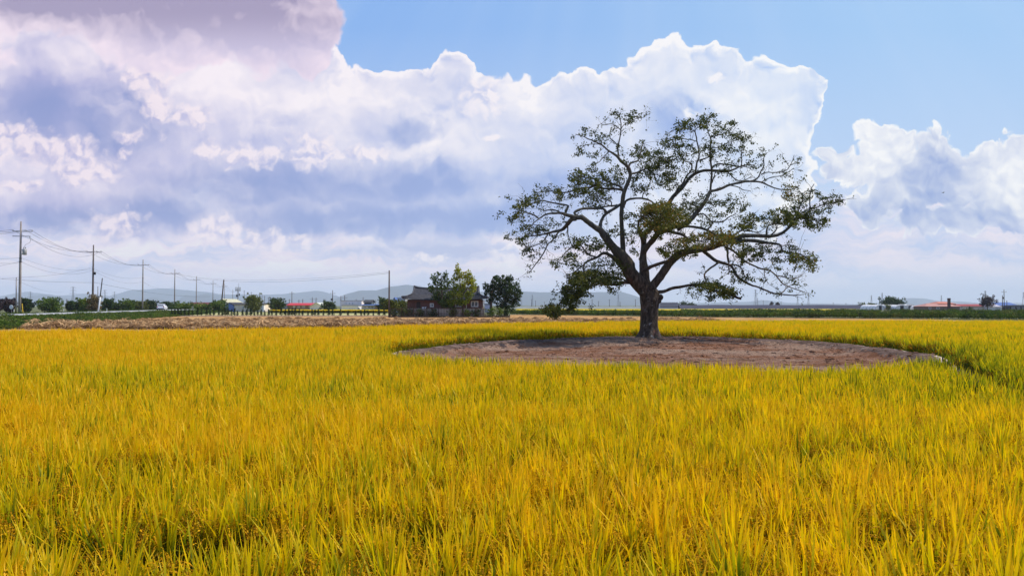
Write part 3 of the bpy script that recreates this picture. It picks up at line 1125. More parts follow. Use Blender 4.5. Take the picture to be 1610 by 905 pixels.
# limbs: photo pixels + half width in pixels, depth at start and tip in metres (negative = towards the camera)
LIMBS = [
    # (points, d0, d1)
    ([(1021, 534, 20), (1021, 528, 16), (1021.5, 518, 14), (1021.5, 505, 13.5), (1022, 485, 14), (1022, 470, 15.5), (1021, 458, 15), (1019, 448, 12)], 0, 0),
    ([(1018, 466, 9), (1008, 450, 12), (990, 428, 12), (984.5, 411, 11), (966, 391, 8), (951, 372, 7), (945, 363, 6), (936, 357.5, 5.5), (925, 349.5, 5), (914.6, 341.6, 5), (907, 342, 4.6), (890, 337.6, 3.5), (883, 335, 3), (865, 335.6, 2.1), (854, 339, 1.8), (848, 343.6, 1.6), (840, 338, 1.5), (829, 335, 1.2), (821, 331, 1), (812, 334, .7)], 0, -2.5),
    ([(848, 343.6, 1.6), (842, 348, 1.3), (834, 356, 1), (826, 362, .7)], -2.3, -2.8),
    ([(905, 344, 4.5), (898, 345.6, 4.5), (890, 355, 4), (883, 361.5, 3.5), (870, 364, 3), (859.5, 367.4, 2.1), (846, 369.4, 1.6), (828, 372, 1.1), (814, 376, .7)], -1.6, 1.5),
    ([(880, 362, 2.6), (875.5, 368, 2), (870, 376, 1.6), (861, 384, 1.4), (859.7, 387, 1.5), (852.7, 401, 1.4), (842, 415, 1.2), (834, 425.7, 1), (828, 430, .6)], -.8, -2.2),
    ([(861, 368, 1.8), (854, 379, 1.2), (843.6, 385, 1), (833, 389, .9), (822, 392, .6)], 0.2, 1.6),
    ([(892.7, 356, 1.6), (893, 368, 1.3), (896.7, 380, 1.3), (902, 386.7, 1.4), (911, 384, 1.4)], -1.2, -1.8),
    ([(888, 337, 2.8), (892.7, 325.7, 2.5), (892, 323, 2), (882, 321, 2), (865, 318, 1.7), (851.6, 315, 1.4), (837, 320, 1.2), (826, 316, .8)], -1.2, 1.2),
    ([(882, 335, 2), (875, 331, 1.8), (866, 329.7, 1.5), (855, 331, 1.1), (846, 327, .8)], -1.5, .2),
    ([(910, 341, 3), (903, 335, 3), (908, 331, 3), (917, 328, 3), (936, 327.7, 3), (947.7, 328, 3), (953, 333.6, 3.3)], -1.5, -0.9),
    ([(943, 361, 4.5), (944.5, 350, 3.4), (949, 340, 3.2), (957, 333, 3.3), (966, 328, 3.2), (973, 323, 3.2), (978, 320, 3)], -1, -0.4),
    ([(973, 323, 2.4), (958, 323.7, 1.9), (942.4, 325.7, 1.4), (930, 323, 1)], -.4, .9),
    ([(961, 323, 1.6), (961.6, 318, 1.3), (958, 315.7, 1.2), (946, 311, 1.1), (935.8, 305, 1)], -.2, 1.4),
    ([(992, 432, 9), (984, 411, 8), (979.5, 398, 6), (979.3, 389.3, 5), (978, 363, 4.7), (977, 343, 4.4), (978, 323, 4.4), (981, 303, 4.3), (986, 290, 4.1), (991.4, 274.5, 3.8), (986.8, 262, 3.6), (976, 253, 3.2), (969.7, 245, 2.8), (957.4, 237.4, 2), (946.5, 228, 1.7), (929.5, 220.3, 1.3), (915.6, 214, 1), (905, 211, .7)], 0, -1.2),
    ([(972.8, 246, 2.4), (971.3, 234.3, 1.7), (973.6, 222, 1.4), (976, 205, 1.3), (976, 191, 1.1), (973, 177, .8)], -.8, -.3),
    ([(976, 205, 1.2), (971, 200, 1), (960.5, 195, .9), (949.6, 197, .7), (944, 194, .5)], -.5, -.9),
    ([(976, 203, 1.1), (982, 195, .9), (991, 191, .8), (1002, 186, .8), (1011.5, 185, .6), (1017, 180, .4)], -.5, .4),
    ([(971, 236, 1.4), (968, 225, 1), (959.7, 217, .9), (959, 208, .8), (962, 200, .6)], -.7, .6),
    ([(958, 238, 1), (948, 248, .9), (940, 256, .8), (930, 262, .6)], -.9, -1.8),
    ([(945, 227, 1), (932.6, 226.5, .9), (921.8, 228, .8), (912, 234, .6)], -1, -2),
    ([(988, 264, 2.8), (991.4, 256.7, 2.3), (1002, 253, 1.9), (1006, 246.7, 1.8), (1008.4, 232.7, 1.3), (1012, 222, .9)], -.4, 1),
    ([(991.4, 273.5, 2.2), (1003.8, 270.6, 1.9), (1016, 265, 1.6), (1022, 268, 1.3), (1028, 273, 1), (1036, 276, .7)], -.4, 1.4),
    ([(979, 300, 3), (975.6, 294, 2.6), (966, 290, 1.9), (957, 286, 1.5), (948, 279, 1)], 0, 1.6),
    ([(979, 299, 3), (970, 297, 2.8), (957, 297, 2.6), (945, 295, 2.4), (937, 291, 3), (926.5, 295, 2.4), (917, 295, 2), (900, 300, 1.7), (885, 303, 1.3), (868, 300, 1), (852, 302, .7)], 0, 2.4),
    ([(937, 291, 2), (934.5, 282, 1.6), (924, 280, 1.3), (912, 276, 1), (903, 279, .7)], .9, 1.8),
    ([(980, 326, 3.2), (982, 320, 2.8), (986, 314.4, 2.6), (999.4, 311.8, 2.3), (1012.7, 312.4, 2.2), (1023, 316.4, 1.8), (1030, 320, 1.4), (1040, 318, 1)], 0, -1.4),
    ([(1010, 312.5, 1.4), (1011, 305, 1.1), (1016, 299, .9), (1020, 293, .6)], -.5, .2),
    ([(988, 426, 8), (976, 414, 7), (968, 407, 5), (960, 402, 4), (952.6, 398, 3.6), (946, 399, 3.2), (939.4, 404, 2.8), (924.4, 410.4, 2.3), (918.8, 415, 2), (917.8, 424.5, 1.6), (918, 434, 1)], 0, -2.6),
    ([(918.5, 415, 1.7), (909.4, 422.6, 1.4), (900, 429, 1), (888, 433, .6)], -2.1, -2.6),
    ([(938, 404, 2.2), (930, 402, 1.9), (924.4, 399, 1.8), (917, 390.7, 1.6), (911, 384, 1.6), (900, 388, 1.5), (888, 398, 1.2), (882, 406, .8)], -1.2, -2.8),
    ([(1010, 443, 6), (997.7, 443, 5), (980.8, 444, 4), (969.5, 447, 3.3), (955, 446, 3), (940, 441, 2.7), (925, 440, 2.4), (912, 443, 2.2), (900, 450, 2), (890, 462, 1.8), (882, 474, 1.5), (874, 486, 1.2), (868, 494, .8)], 0, -2.2),
    ([(896, 455, 1.6), (888, 457, 1.5), (880, 459, 1.6)], -1.5, -1.9),
    ([(985, 441, 2.2), (977, 438, 1.8), (968, 439, 1.5), (957, 434, 1)], -.3, .8),
    ([(1018, 462, 10), (1013.5, 440, 9), (1012.7, 424.5, 8), (1010.8, 405.7, 6.6), (1012.7, 388.8, 6), (1012, 378, 5.5), (1014, 368, 5), (1023, 358, 4.8), (1036, 346, 4.6), (1047, 328, 4.4), (1058.4, 309, 4.1), (1073, 294.6, 3.9), (1082, 282, 3.6), (1092.7, 273, 3.4), (1106.7, 268.3, 3.2), (1128, 268.3, 2.8), (1142, 270, 2.4), (1153, 266.8, 1.9), (1165.5, 261.4, 1.6), (1179, 259, 1.2), (1190, 262, .8)], 0, 1.6),
    ([(1012, 382, 4), (1006, 366, 3), (1003, 352, 2.2), (1010, 340, 1.6), (1020, 333, 1.1)], -.2, -2.8),
    ([(1062, 309, 2.4), (1065, 297, 2), (1073, 289, 1.9), (1079, 277, 1.9), (1086.5, 268.3, 1.8), (1087, 257.5, 1.6), (1077, 252.8, 1.3), (1069.5, 245, 1.2), (1055.6, 252.8, 1.2), (1043, 251, .8), (1034, 247, .6)], .4, -1.4),
    ([(1070, 245, 1), (1067, 236, .9), (1061, 228, .8), (1058, 221, .6)], -.6, -1),
    ([(1093, 273, 2.4), (1095.8, 256, 1.9), (1099, 243.6, 1.7), (1095.8, 222, 1.5), (1092.7, 208, 1.3), (1082, 203, 1), (1066, 203, .8), (1056, 206, .5)], .8, -.4),
    ([(1095.8, 222, 1.1), (1085, 219.6, 1), (1071, 218, .9), (1058, 216, .6), (1046, 219, .5)], .3, -1.2),
    ([(1093, 208, 1.1), (1095, 202, 1), (1104, 199, .9), (1110, 193, .6)], 0, .8),
    ([(1096, 253, 1.5), (1108, 249.7, 1.3), (1116, 247, 1.2)], .8, .9),
    ([(1116.8, 301, 3), (1117.5, 292, 2.4), (1119, 268, 2.2), (1116.7, 248, 2.2), (1116.7, 229.6, 1.8), (1117.5, 217, 1.5), (1113, 208, 1.2), (1111, 191, 1), (1117, 183, .6)], .9, .6),
    ([(1118, 216, 1.2), (1127, 213, 1), (1136, 211, 1), (1148.4, 201.8, .9), (1156, 198, .6)], .7, 1.4),
    ([(1117, 232, 1.2), (1128, 232, 1), (1140, 226, .9), (1152, 222, .8), (1162, 220, .6)], .7, -.6),
    ([(1119, 266, 1.8), (1124, 260, 1.8), (1131.4, 257.5, 1.8), (1147, 259, 1.5), (1160, 262, 1.2), (1172, 262, .9), (1184, 268, .7)], .8, 2.2),
    ([(1142, 269, 1.6), (1153, 279, 1.3), (1161, 284, 1.1), (1172, 283, .9), (1183, 276, .7)], 1.4, 2.2),
    ([(1166, 261, 1.2), (1166, 246.7, .9), (1167, 229.6, .9), (1172, 220, .6)], 1.5, 1.8),
    ([(1119, 288, 1.4), (1123, 276, 1), (1125, 268, .8)], .9, 1),
    ([(1030, 364, 5.4), (1040, 360, 5.2), (1053, 357, 5.2), (1068, 354, 5.2), (1078, 351, 5), (1086, 345, 5), (1099.5, 329, 4.6), (1110, 314.5, 4.2), (1116.8, 301, 3.6), (1120.7, 300, 3.2), (1132.7, 297, 3), (1146, 291, 2.8), (1162, 287.3, 2.6), (1177, 285, 2.4), (1197, 286.6, 2), (1211, 292.8, 1.6), (1226.5, 297.4, 1.3), (1246.6, 297.4, 1.1), (1257.4, 291, .8)], -.3, 2.2),
    ([(1012, 396, 5.5), (1018, 387, 5.5), (1028, 375.4, 5.5), (1036, 366, 5.2), (1048, 363.5, 3.8), (1060, 365.5, 3.4), (1073, 369, 3), (1082, 375.4, 2.5), (1092, 378, 1.8), (1104, 380, 1.2)], 0, -2.6),
    ([(1179, 285, 2), (1191, 280.4, 1.6), (1197, 268, 1.3), (1201, 260, 1.2), (1201, 248, 1), (1206, 240, .6)], 1.5, .8),
    ([(1197, 275, 1.2), (1203, 271, 1.2), (1222, 271, 1.1), (1236, 268, 1), (1242, 260, .9), (1246.6, 251, .7), (1249, 244, .5)], 1.3, 2.4),
    ([(1242, 259, .8), (1251, 257, .6), (1256, 250, .5)], 2.2, 2.6),
    ([(1240, 261, .7), (1234, 251, .6)], 2.1, 1.8),
    ([(1198, 286, 1.2), (1211, 279, 1), (1229.6, 275.8, .9), (1240, 269.6, .8), (1248, 264, .5)], 1.8, 1.2),
    ([(1147, 291, 1.2), (1160, 294, 1), (1170, 299, .9), (1180, 300, .6)], .9, .2),
    ([(1018, 466, 9), (1027, 449, 8), (1038, 434.7, 7.6), (1048, 420, 7.2), (1057.7, 408, 7), (1068.6, 399.5, 7), (1083, 394.6, 6.5), (1099, 392, 6), (1114.8, 390, 5.6), (1132.7, 384, 5.2), (1147, 378, 4.9), (1160, 373.5, 4.9), (1170.6, 370.4, 4.5), (1192, 370.4, 4), (1213, 371.3, 3.5), (1227, 367.7, 3.3), (1241, 357, 3), (1245, 346.5, 3), (1259, 341.2, 2.4), (1271.4, 332.4, 2), (1273.5, 325, 1.6), (1273, 317.5, 1.3), (1274.4, 299, 1), (1280, 289, .7)], 0, -1.2),
    ([(1258, 341, 1.8), (1255, 330, 1.3), (1262, 316, 1.2), (1260.5, 306.7, 1), (1257, 300, .7)], -.9, 0),
    ([(1273.5, 327, 1.4), (1284, 326, 1.3), (1293, 322, 1.2), (1308.4, 319, 1), (1324, 314.4, .6)], -1.1, -2.2),
    ([(1262, 340, 1.3), (1274, 343, 1.1), (1286, 350, .9), (1296, 353, .6)], -1, .8),
    ([(1150, 380, 4.6), (1160, 380, 4.4), (1172, 378, 4), (1186.5, 378.3, 3.9), (1202.4, 381, 3.5), (1218, 382.8, 2.5), (1227, 385.4, 2.2), (1230.7, 394.3, 2), (1245, 397.8, 1.6), (1259, 399.6, 1.3), (1273, 408.4, 1), (1280, 414, .6)], -.5, -2.6),
    ([(1205, 369, 2.4), (1206.5, 357, 1.7), (1216.6, 351.8, 1.5), (1234, 352.7, 1.2), (1243, 347, 1)], -.4, .8),
    ([(1210, 371, 1.8), (1218, 364, 1.5), (1222, 358, 1.1)], -.6, -1.2),
    ([(1147, 376, 2.6), (1148.6, 372.8, 2.2), (1165.8, 362, 2), (1179, 354, 1.6), (1186, 344, 1.2), (1184, 334, .8)], -.3, 1.5),
    ([(1166, 362, 1.6), (1180, 363, 1.3), (1192, 365, 1), (1203, 358, .7)], 0, .9),
    ([(1106, 394, 4.4), (1114, 401, 4), (1127, 410.4, 3.6), (1144, 415.3, 3.3), (1151.3, 420, 2.9), (1157.4, 432.3, 3.2), (1166, 439.6, 3), (1179.4, 447.5, 2.2), (1193.6, 451.7, 1.9), (1213, 459.7, 1.8), (1227, 462.3, 1.5), (1246.6, 464, 1.1), (1262, 463, .6)], 0, -2.8),
    ([(1227, 462, 1.4), (1233, 457, 1.2), (1236, 452.6, 1.1), (1242, 449, .8)], -2.1, -1.2),
    ([(1130, 412, 2.6), (1122, 418, 2.3), (1113.6, 423.8, 2.1), (1107.5, 431, 1.8), (1108.8, 439.6, 1.6)], -.5, -1.4),
    ([(1151, 415.5, 1.7), (1161, 417.7, 1.4), (1168, 425, 1.2), (1170.8, 434.7, 1)], -.8, -.2),
    ([(1142, 391, 2.9), (1144, 396, 2.6), (1144, 404, 2.4), (1146.4, 412.8, 2.5)], -.6, -.7),
    ([(1146, 415, 1.5), (1146, 424, 1.4), (1149, 428, 1.1), (1155, 427, .9)], -.7, -.9),
    ([(1140, 388, 2.8), (1147, 391, 2.6), (1155, 396, 2.4), (1166, 406.7, 2.1), (1168.8, 410, 2), (1183, 416.4, 1.9), (1197, 422.5, 1.8), (1209.5, 425, 1.7), (1220, 433, 1.5), (1230.7, 445.5, 1.4), (1241, 450.8, 1.2), (1255.5, 456, 1), (1271.4, 461.4, .6)], -.4, 1.6),
    ([(1222, 433, 1.2), (1230, 435, 1.1), (1239.6, 436.7, 1), (1253.7, 436.7, .9), (1263, 430, .6)], .8, 1.8),
    ([(1202, 423, 1), (1202.4, 435, .9), (1207.7, 445.5, .6)], .5, 0),
    ([(1028, 460, 5), (1034.6, 459, 4), (1044.3, 457.8, 3.6), (1056.5, 453, 3.3), (1072, 450.5, 3.1), (1087, 448, 2.9), (1105, 450, 2.8), (1120, 456, 2.7), (1135, 460, 2.6), (1150, 463.9, 2.6), (1160, 468, 2.8), (1165, 469, 2.9)], 0, -1.6),
    ([(1117, 455, 1), (1117, 463, .8), (1114, 471, .5)], -1, -1.2),
    ([(1012, 426, 4.5), (1018, 422, 4), (1027, 417.7, 3.7), (1042, 412.8, 3.5), (1055, 408, 3.2), (1068, 400, 2.6), (1082, 392, 1.8)], 0, -1.8),
    ([(1066, 361, 3.6), (1078, 355.6, 3), (1099.5, 358, 2.9), (1113, 362, 2.5), (1126, 369, 2), (1140, 372, 1.5)], -.3, -2.4),
    ([(1096, 338, 2), (1105, 335.7, 1.6), (1112, 341, 1.6), (1120.7, 349, 1.7), (1136.6, 348, 1.5), (1148.6, 339.7, 1.2), (1158, 336, .8)], 0, -1.6),
    ([(1120, 349, 1.7), (1118, 355.6, 1.8), (1112, 360, 1.6)], -.7, -1),
    ([(1110, 318, 1.6), (1122, 322, 1.2), (1134, 320, 1), (1143, 314, .6)], .2, -1.4),
    ([(1100, 330, 1.6), (1090, 322, 1.2), (1080, 318, 1), (1070, 320, .7)], .1, 1.8),
]


def P3(px, py, d):
    return at(px, py, TY + d)


bark = MB()
nodes = []      # (point, radius, tangent) samples along thin limbs for twigs
rng = np.random.default_rng(5)
for li, (pts, d0, d1) in enumerate(LIMBS):
    L = [0.0]
    for a, b in zip(pts[:-1], pts[1:]):
        L.append(L[-1] + math.hypot(b[0] - a[0], b[1] - a[1]))
    tot = L[-1] or 1
    P3s, rads = [], []
    # Catmull-Rom refinement in picture space, then lifted to depth
    n = len(pts)
    for i in range(n - 1):
        p0, p1, p2, p3 = pts[max(i - 1, 0)], pts[i], pts[i + 1], pts[min(i + 2, n - 1)]
        sub = 3 if n > 2 else 2
        for k in range(sub):
            t = k / sub
            q = [0.5 * ((2 * p1[c]) + (-p0[c] + p2[c]) * t + (2 * p0[c] - 5 * p1[c] + 4 * p2[c] - p3[c]) * t * t + (-p0[c] + 3 * p1[c] - 3 * p2[c] + p3[c]) * t ** 3) for c in range(3)]
            s = (L[i] + (L[i + 1] - L[i]) * t) / tot
            P3s.append((q, s))
    P3s.append((list(pts[-1]), 1.0))
    out = []
    for (q, s) in P3s:
        dd = d0 + (d1 - d0) * s ** 1.1
        jit = 0.25 * min(1.0, 1.2 / max(q[2], .5)) if li else 0
        out.append(P3(q[0] + rng.normal(0, jit), q[1] + rng.normal(0, jit), dd))
        rads.append(max(q[2] * float(np.interp(q[2], [0, 3, 6, 10], [.74, .70, .84, .96])), 0.3) * (TY + dd) / F * (1.0 + (rng.random() - .5) * 0.14))
    out = [p - TBASE for p in out]
    if li == 0:
        continue
    ns = 12 if rads[0] > 0.2 else (8 if rads[0] > 0.07 else 5)
    bark.tube(out, rads, ns)
    for a, b, r_ in zip(out[:-1], out[1:], rads[:-1]):
        if r_ < 0.085:
            nodes.append((a, b, r_))

# fluted, knobby trunk
tp = LIMBS[0][0]
prof = [(p[1], p[2], p[0]) for p in tp]
NT, NR = 40, 36
tv = []
for j in range(NT + 1):
    t = j / NT
    py = 535 - t * (535 - 444)
    r_ = np.interp(-py, [-p[0] for p in prof], [p[1] for p in prof])
    cxp = np.interp(-py, [-p[0] for p in prof], [p[2] for p in prof])
    c = P3(cxp, py, 0) - TBASE
    for k in range(NR):
        a = 2 * math.pi * k / NR
        rr_ = r_ * TY / F
        q = Vector((math.cos(a) * 1.3, math.sin(a) * 1.3, c.z * 0.55))
        fl = noise.fractal(q, 1.0, 2.0, 4) * 0.10 + 0.035 * math.sin(a * 7 + 2 * noise.noise(Vector((0, 0, c.z))))
        fl += max(0, 0.55 - c.z) ** 1.4 * 0.75 * (0.35 + 0.65 * max(0, math.sin(a * 5 + 1)))
        top = 1 - max(0, t - .86) * 3.2
        rr_ *= (1 + fl) * max(top, .4)
        tv.append((c.x + math.cos(a) * rr_, c.y + math.sin(a) * rr_, c.z))
tf = [(j * NR + k, j * NR + (k + 1) % NR, (j + 1) * NR + (k + 1) % NR, (j + 1) * NR + k) for j in range(NT) for k in range(NR)]
tf.append(tuple((NT) * NR + k for k in range(NR)))
# burls
for (px_, py_, r_, d_) in [(1038, 467, 5, -.2), (1036, 473, 4, -.25), (1009, 461, 4, -.4), (1024, 452, 5.5, -.35), (1015, 490, 3.4, -.42)]:
    c = P3(px_, py_, d_) - TBASE
    rr_ = r_ * TY / F
    bark.lathe([(rr_ * .5, -rr_ * .95), (rr_ * .95, -rr_ * .4), (rr_, rr_ * .1), (rr_ * .8, rr_ * .6), (rr_ * .35, rr_ * .95)], 9, c)
# stump end of the cut limb
big_tree = thing('hackberry_tree', 'large spreading old hackberry tree standing alone on the round bare earth mound', 'tree', TBASE)
tr = obj('trunk', to_mesh('trunk', tv, tf, [M_bark], True), big_tree)
bark.build('limbs', M_bark, big_tree, True)

# twigs and foliage
# clumps of foliage: photo pixels, half sizes, weight, warm tone 0..1 painting light that shines through the leaves, depth
CL = [(1040, 338, 34, 22, 2.0, .75, -2.6), (1030, 362, 26, 14, 1.5, .7, -2.6), (1062, 345, 22, 16, .9, .6, -2.2), (1105, 378, 52, 12, 1.25, .75, -2.0), (1135, 372, 24, 13, 1.1, .85, -2.2), (1060, 394, 26, 12, 1.1, .6, -1.6), (1044, 395, 14, 9, .8, .6, -1.6), (1090, 398, 16, 6, .6, .5, -1.0),
      (930, 438, 34, 13, 2.6, .55, -2.2), (905, 455, 20, 14, 2.6, .45, -2.4), (896, 474, 13, 13, 2.4, .4, -2.4), (869, 488, 21, 10, 1.6, .62, -2.2), (957, 440, 20, 11, .9, .45, -1.6), (930, 480, 12, 5, .35, .4, -2), (918, 468, 16, 7, .5, .4, -2.2), (966, 458, 8, 10, .5, .4, -1.4),
      (1112, 449, 22, 8, 2.0, .5, -1.4), (1135, 459, 22, 9, 2.0, .5, -1.6), (1092, 455, 12, 10, .6, .5, -1.2), (1117, 467, 8, 8, .5, .5, -1.2), (1155, 462, 10, 6, .4, .4, -1.6),
      (1182, 348, 24, 12, 1.1, .5, 1.0), (1165, 352, 16, 10, .6, .5, .6), (1236, 338, 26, 14, 1.2, .5, -.4), (1256, 346, 24, 12, 1.0, .5, -1), (1284, 345, 18, 18, .7, .4, -.6), (1268, 330, 20, 14, .6, .3, -1), (1216, 340, 12, 12, .4, .4, 0),
      (1264, 408, 22, 14, 1.0, .6, -2.4), (1242, 396, 18, 9, .7, .4, -2.2), (1276, 418, 10, 8, .6, .6, -2.6), (1178, 402, 22, 13, .9, .5, -.6), (1182, 388, 20, 8, .6, .5, -1), (1208, 388, 16, 9, .5, .4, -1.4), (1218, 405, 14, 10, .35, .3, -1.4), (1160, 392, 18, 10, .8, .55, -1.6),
      (920, 288, 26, 16, 1.3, .5, 1.4), (905, 276, 14, 10, .8, .5, 1.6), (890, 302, 24, 12, .8, .5, 1.6), (935, 310, 24, 16, .7, .45, .6), (829, 316, 17, 11, 1.0, .5, .4), (812, 333, 15, 8, .8, .6, -2.2), (850, 300, 14, 10, .7, .3, 1.8), (846, 290, 7, 7, .3, .3, 2), (800, 312, 9, 6, .35, .3, .6), (795, 340, 16, 6, .35, .2, -2.4), (812, 345, 14, 8, .5, .3, -2.6),
      (812, 372, 18, 8, .8, .5, .8), (838, 362, 20, 9, .9, .5, 0), (858, 358, 14, 8, .5, .4, 0), (825, 386, 14, 9, .5, .4, .8), (836, 395, 22, 7, .5, .3, 0), (870, 380, 16, 9, .35, .3, 0), (866, 350, 14, 8, .3, .3, 0), (880, 345, 16, 6, .3, .3, 0),
      (909, 237, 10, 7, .8, .4, -1.8), (932, 240, 9, 6, .7, .4, -1.4), (930, 262, 9, 7, .7, .35, -1.7), (923, 205, 10, 8, .6, .25, -1.2), (944, 217, 10, 8, .8, .3, -.8), (938, 206, 8, 6, .4, .25, -.8), (902, 215, 8, 7, .25, .15, -1.4), (955, 250, 7, 6, .4, .3, -.6), (968, 180, 14, 6, .5, .25, -.4), (992, 182, 13, 8, .9, .3, 0), (982, 192, 8, 6, .4, .3, 0), (1013, 183, 7, 6, .4, .3, .4), (988, 246, 12, 9, .4, .3, 0),
      (1010, 236, 12, 13, 1.0, .4, .8), (1030, 250, 22, 14, .9, .4, .6), (1040, 270, 26, 18, .9, .4, .4), (1018, 262, 14, 12, .5, .4, .8), (1050, 285, 16, 14, .6, .4, .2), (1012, 288, 20, 16, .55, .4, .2), (1005, 300, 14, 12, .4, .4, 0), (960, 280, 22, 12, 1.0, .45, 1.2), (972, 268, 14, 10, .5, .4, .8), (950, 296, 14, 8, .5, .4, 1.0),
      (1060, 222, 20, 10, .6, .35, -1), (1070, 198, 18, 9, .6, .4, -.2), (1082, 193, 12, 7, .5, .4, -.2), (1105, 192, 22, 9, .9, .45, .2), (1112, 182, 12, 7, .5, .3, .4), (1125, 205, 16, 12, .5, .3, .6), (1147, 200, 14, 9, .7, .35, 1.2), (1158, 214, 14, 10, .8, .45, .8), (1172, 222, 12, 10, .5, .35, 1.6), (1120, 235, 18, 14, .6, .45, .4), (1140, 240, 24, 14, .35, .3, .6), (1085, 240, 20, 12, .4, .3, -.6), (1060, 248, 20, 10, .4, .3, -1.2), (1040, 236, 12, 14, .4, .35, -.6),
      (1176, 240, 10, 6, .6, .5, 1.6), (1198, 240, 8, 8, .6, .5, .8), (1190, 256, 16, 8, .4, .3, 1.4), (1215, 254, 8, 5, .25, .2, 1.6), (1150, 268, 20, 8, .3, .3, 1.2), (1130, 256, 14, 6, .3, .3, 1),
      (1247, 305, 14, 12, .9, .75, .8), (1238, 296, 9, 7, .35, .7, 1.4), (1252, 288, 10, 5, .3, .6, 1.8), (1233, 315, 6, 6, .3, .7, .6), (1316, 317, 13, 9, .8, .3, -2.2), (1298, 318, 14, 9, .5, .3, -1.6), (1280, 305, 14, 14, .35, .3, -.8), (1304, 330, 14, 6, .4, .3, -2),
      (1100, 312, 26, 13, .45, .4, .8), (1140, 312, 20, 12, .45, .35, -1), (1088, 328, 16, 8, .5, .45, 1.2), (1160, 325, 18, 12, .5, .35, -1), (1126, 330, 18, 10, .3, .3, -1), (1075, 330, 18, 10, .5, .5, 1), (1110, 345, 20, 8, .35, .5, -.6),
      (896, 404, 14, 8, .8, .45, -2.8), (880, 412, 14, 10, .6, .4, -2.6), (905, 418, 14, 7, .5, .35, -2.4), (925, 383, 26, 10, .9, .45, -1.6), (905, 380, 14, 8, .5, .4, -2), (948, 388, 16, 8, .6, .4, -1), (972, 424, 22, 14, .7, .45, -.8), (955, 412, 18, 9, .6, .45, -1.4), (938, 420, 16, 8, .5, .4, -1.8), (962, 372, 14, 10, .3, .4, -.6), (968, 362, 9, 9, .6, .5, -.6), (988, 372, 12, 14, .5, .45, -.8), (1000, 400, 10, 12, .4, .4, .8), (992, 345, 12, 14, .6, .5, -1.2),
      (1160, 436, 12, 8, .5, .45, -1.4), (1175, 440, 14, 8, .6, .45, -1.8), (1195, 440, 14, 7, .25, .3, -1.2), (1250, 440, 14, 8, .35, .25, 1.4), (1230, 430, 14, 8, .2, .2, 1.2), (1150, 428, 8, 8, .35, .4, -.8), (1240, 418, 20, 8, .2, .3, 0)]

twigs = MB()
tw_quads = []
leafQ, leafT = [], []
nodeA = np.array([[n_[0].x, n_[0].y, n_[0].z] for n_ in nodes])
# smallest twig sprays along the limbs
sprays = []
for (a, b, r_) in nodes:
    seg = b - a
    ln = seg.length
    k = rng.poisson(ln * (3.4 if r_ < 0.05 else 1.6))
    for _ in range(k):
        t = rng.random()
        p = a.lerp(b, t)
        d = Vector(rng.normal(0, 1, 3)) + seg.normalized() * 0.9 + Vector((0, 0, 0.35))
        d.normalize()
        sprays.append((p, d, rng.uniform(0.3, 0.95), min(r_ * .55, 0.013)))


def twig_path(p, d, L, r_, n=4):
    pts = [p.copy()]
    q = p.copy()
    dd = d.copy()
    for i in range(n):
        dd = (dd + Vector(rng.normal(0, .42, 3)) * 0.8).normalized()
        q = q + dd * L / n
        pts.append(q.copy())
    return pts


tips = []
for (p, d, L, r_) in sprays:
    pts = twig_path(p, d, L, r_)
    twigs.tube(pts, [r_, r_ * .8, r_ * .65, r_ * .5, .003], 3, cap=False)
    tips += pts[2:]
    for _ in range(2):
        i = rng.integers(1, 4)
        d2 = (pts[i + 1] - pts[i]).normalized() + Vector(rng.normal(0, .8, 3))
        sp = twig_path(pts[i], d2.normalized(), L * .55, r_ * .5, 3)
        twigs.tube(sp, [r_ * .55, r_ * .4, r_ * .35, .0025], 3, cap=False)
        tips += sp[1:]


def leaves_at(c, n, spread, tone, size=(0.07, 0.135)):
    C = np.asarray(c)[None, :] + rng.normal(0, 1, (n, 3)) * np.asarray(spread)[None, :]
    a = rng.normal(0, 1, (n, 3))
    a[:, 2] -= 0.5
    a /= np.linalg.norm(a, axis=1)[:, None]
    b = np.cross(a, rng.normal(0, 1, (n, 3)))
    b /= np.linalg.norm(b, axis=1)[:, None] + 1e-9
    L = rng.uniform(*size, n)[:, None]
    W = L * 0.30
    q = np.stack([C, C + a * L * .45 + b * W, C + a * L, C + a * L * .45 - b * W], 1)
    leafQ.append(q)
    t = np.clip(tone + rng.normal(0, .16, n), 0, 1)
    leafT.append(np.repeat(t[:, None], 4, 1))


# sparse leaves on the bare twig sprays
for tip in tips:
    if rng.random() < 0.26:
        leaves_at(tip, rng.integers(2, 6), (0.06, 0.06, 0.05), 0.35)
# the clumps: tufts on twigs, each tuft at a twig end reaching from the nearest limb
for (px_, py_, hx, hy, w_, tone, dep) in CL:
    area = hx * hy
    nt_ = int(area * w_ * 0.128)
    for _ in range(nt_):
        while True:
            u, v_ = rng.uniform(-1, 1, 2)
            if u * u + v_ * v_ < 1:
                break
        dd = dep + rng.normal(0, 0.5 + 0.018 * hx)
        c = P3(px_ + u * hx, py_ + v_ * hy, dd) - TBASE
        nl = rng.integers(14, 30)
        leaves_at(c, nl, (0.085, 0.085, 0.055), tone - 0.20 + 0.25 * rng.random())
        if rng.random() < 0.45:
            dist = np.linalg.norm(nodeA - np.array([c.x, c.y, c.z]), axis=1)
            j = int(np.argmin(dist))
            if dist[j] < 2.2:
                s0 = nodes[j][0]
                mid = s0.lerp(c, .5) + Vector(rng.normal(0, .08, 3)) * dist[j] + Vector((0, 0, .05))
                twigs.tube([s0, mid, c], [0.010, 0.007, 0.003], 3, cap=False)
LQ = np.concatenate(leafQ)
LT = np.concatenate(leafT)
print('tree leaves', len(LQ), 'twig faces', len(twigs.f))
twigs.build('twigs', M_twig, big_tree)
fo = obj('foliage', quads_mesh('foliage', LQ, [M_hleaf], {'t': LT}), big_tree)
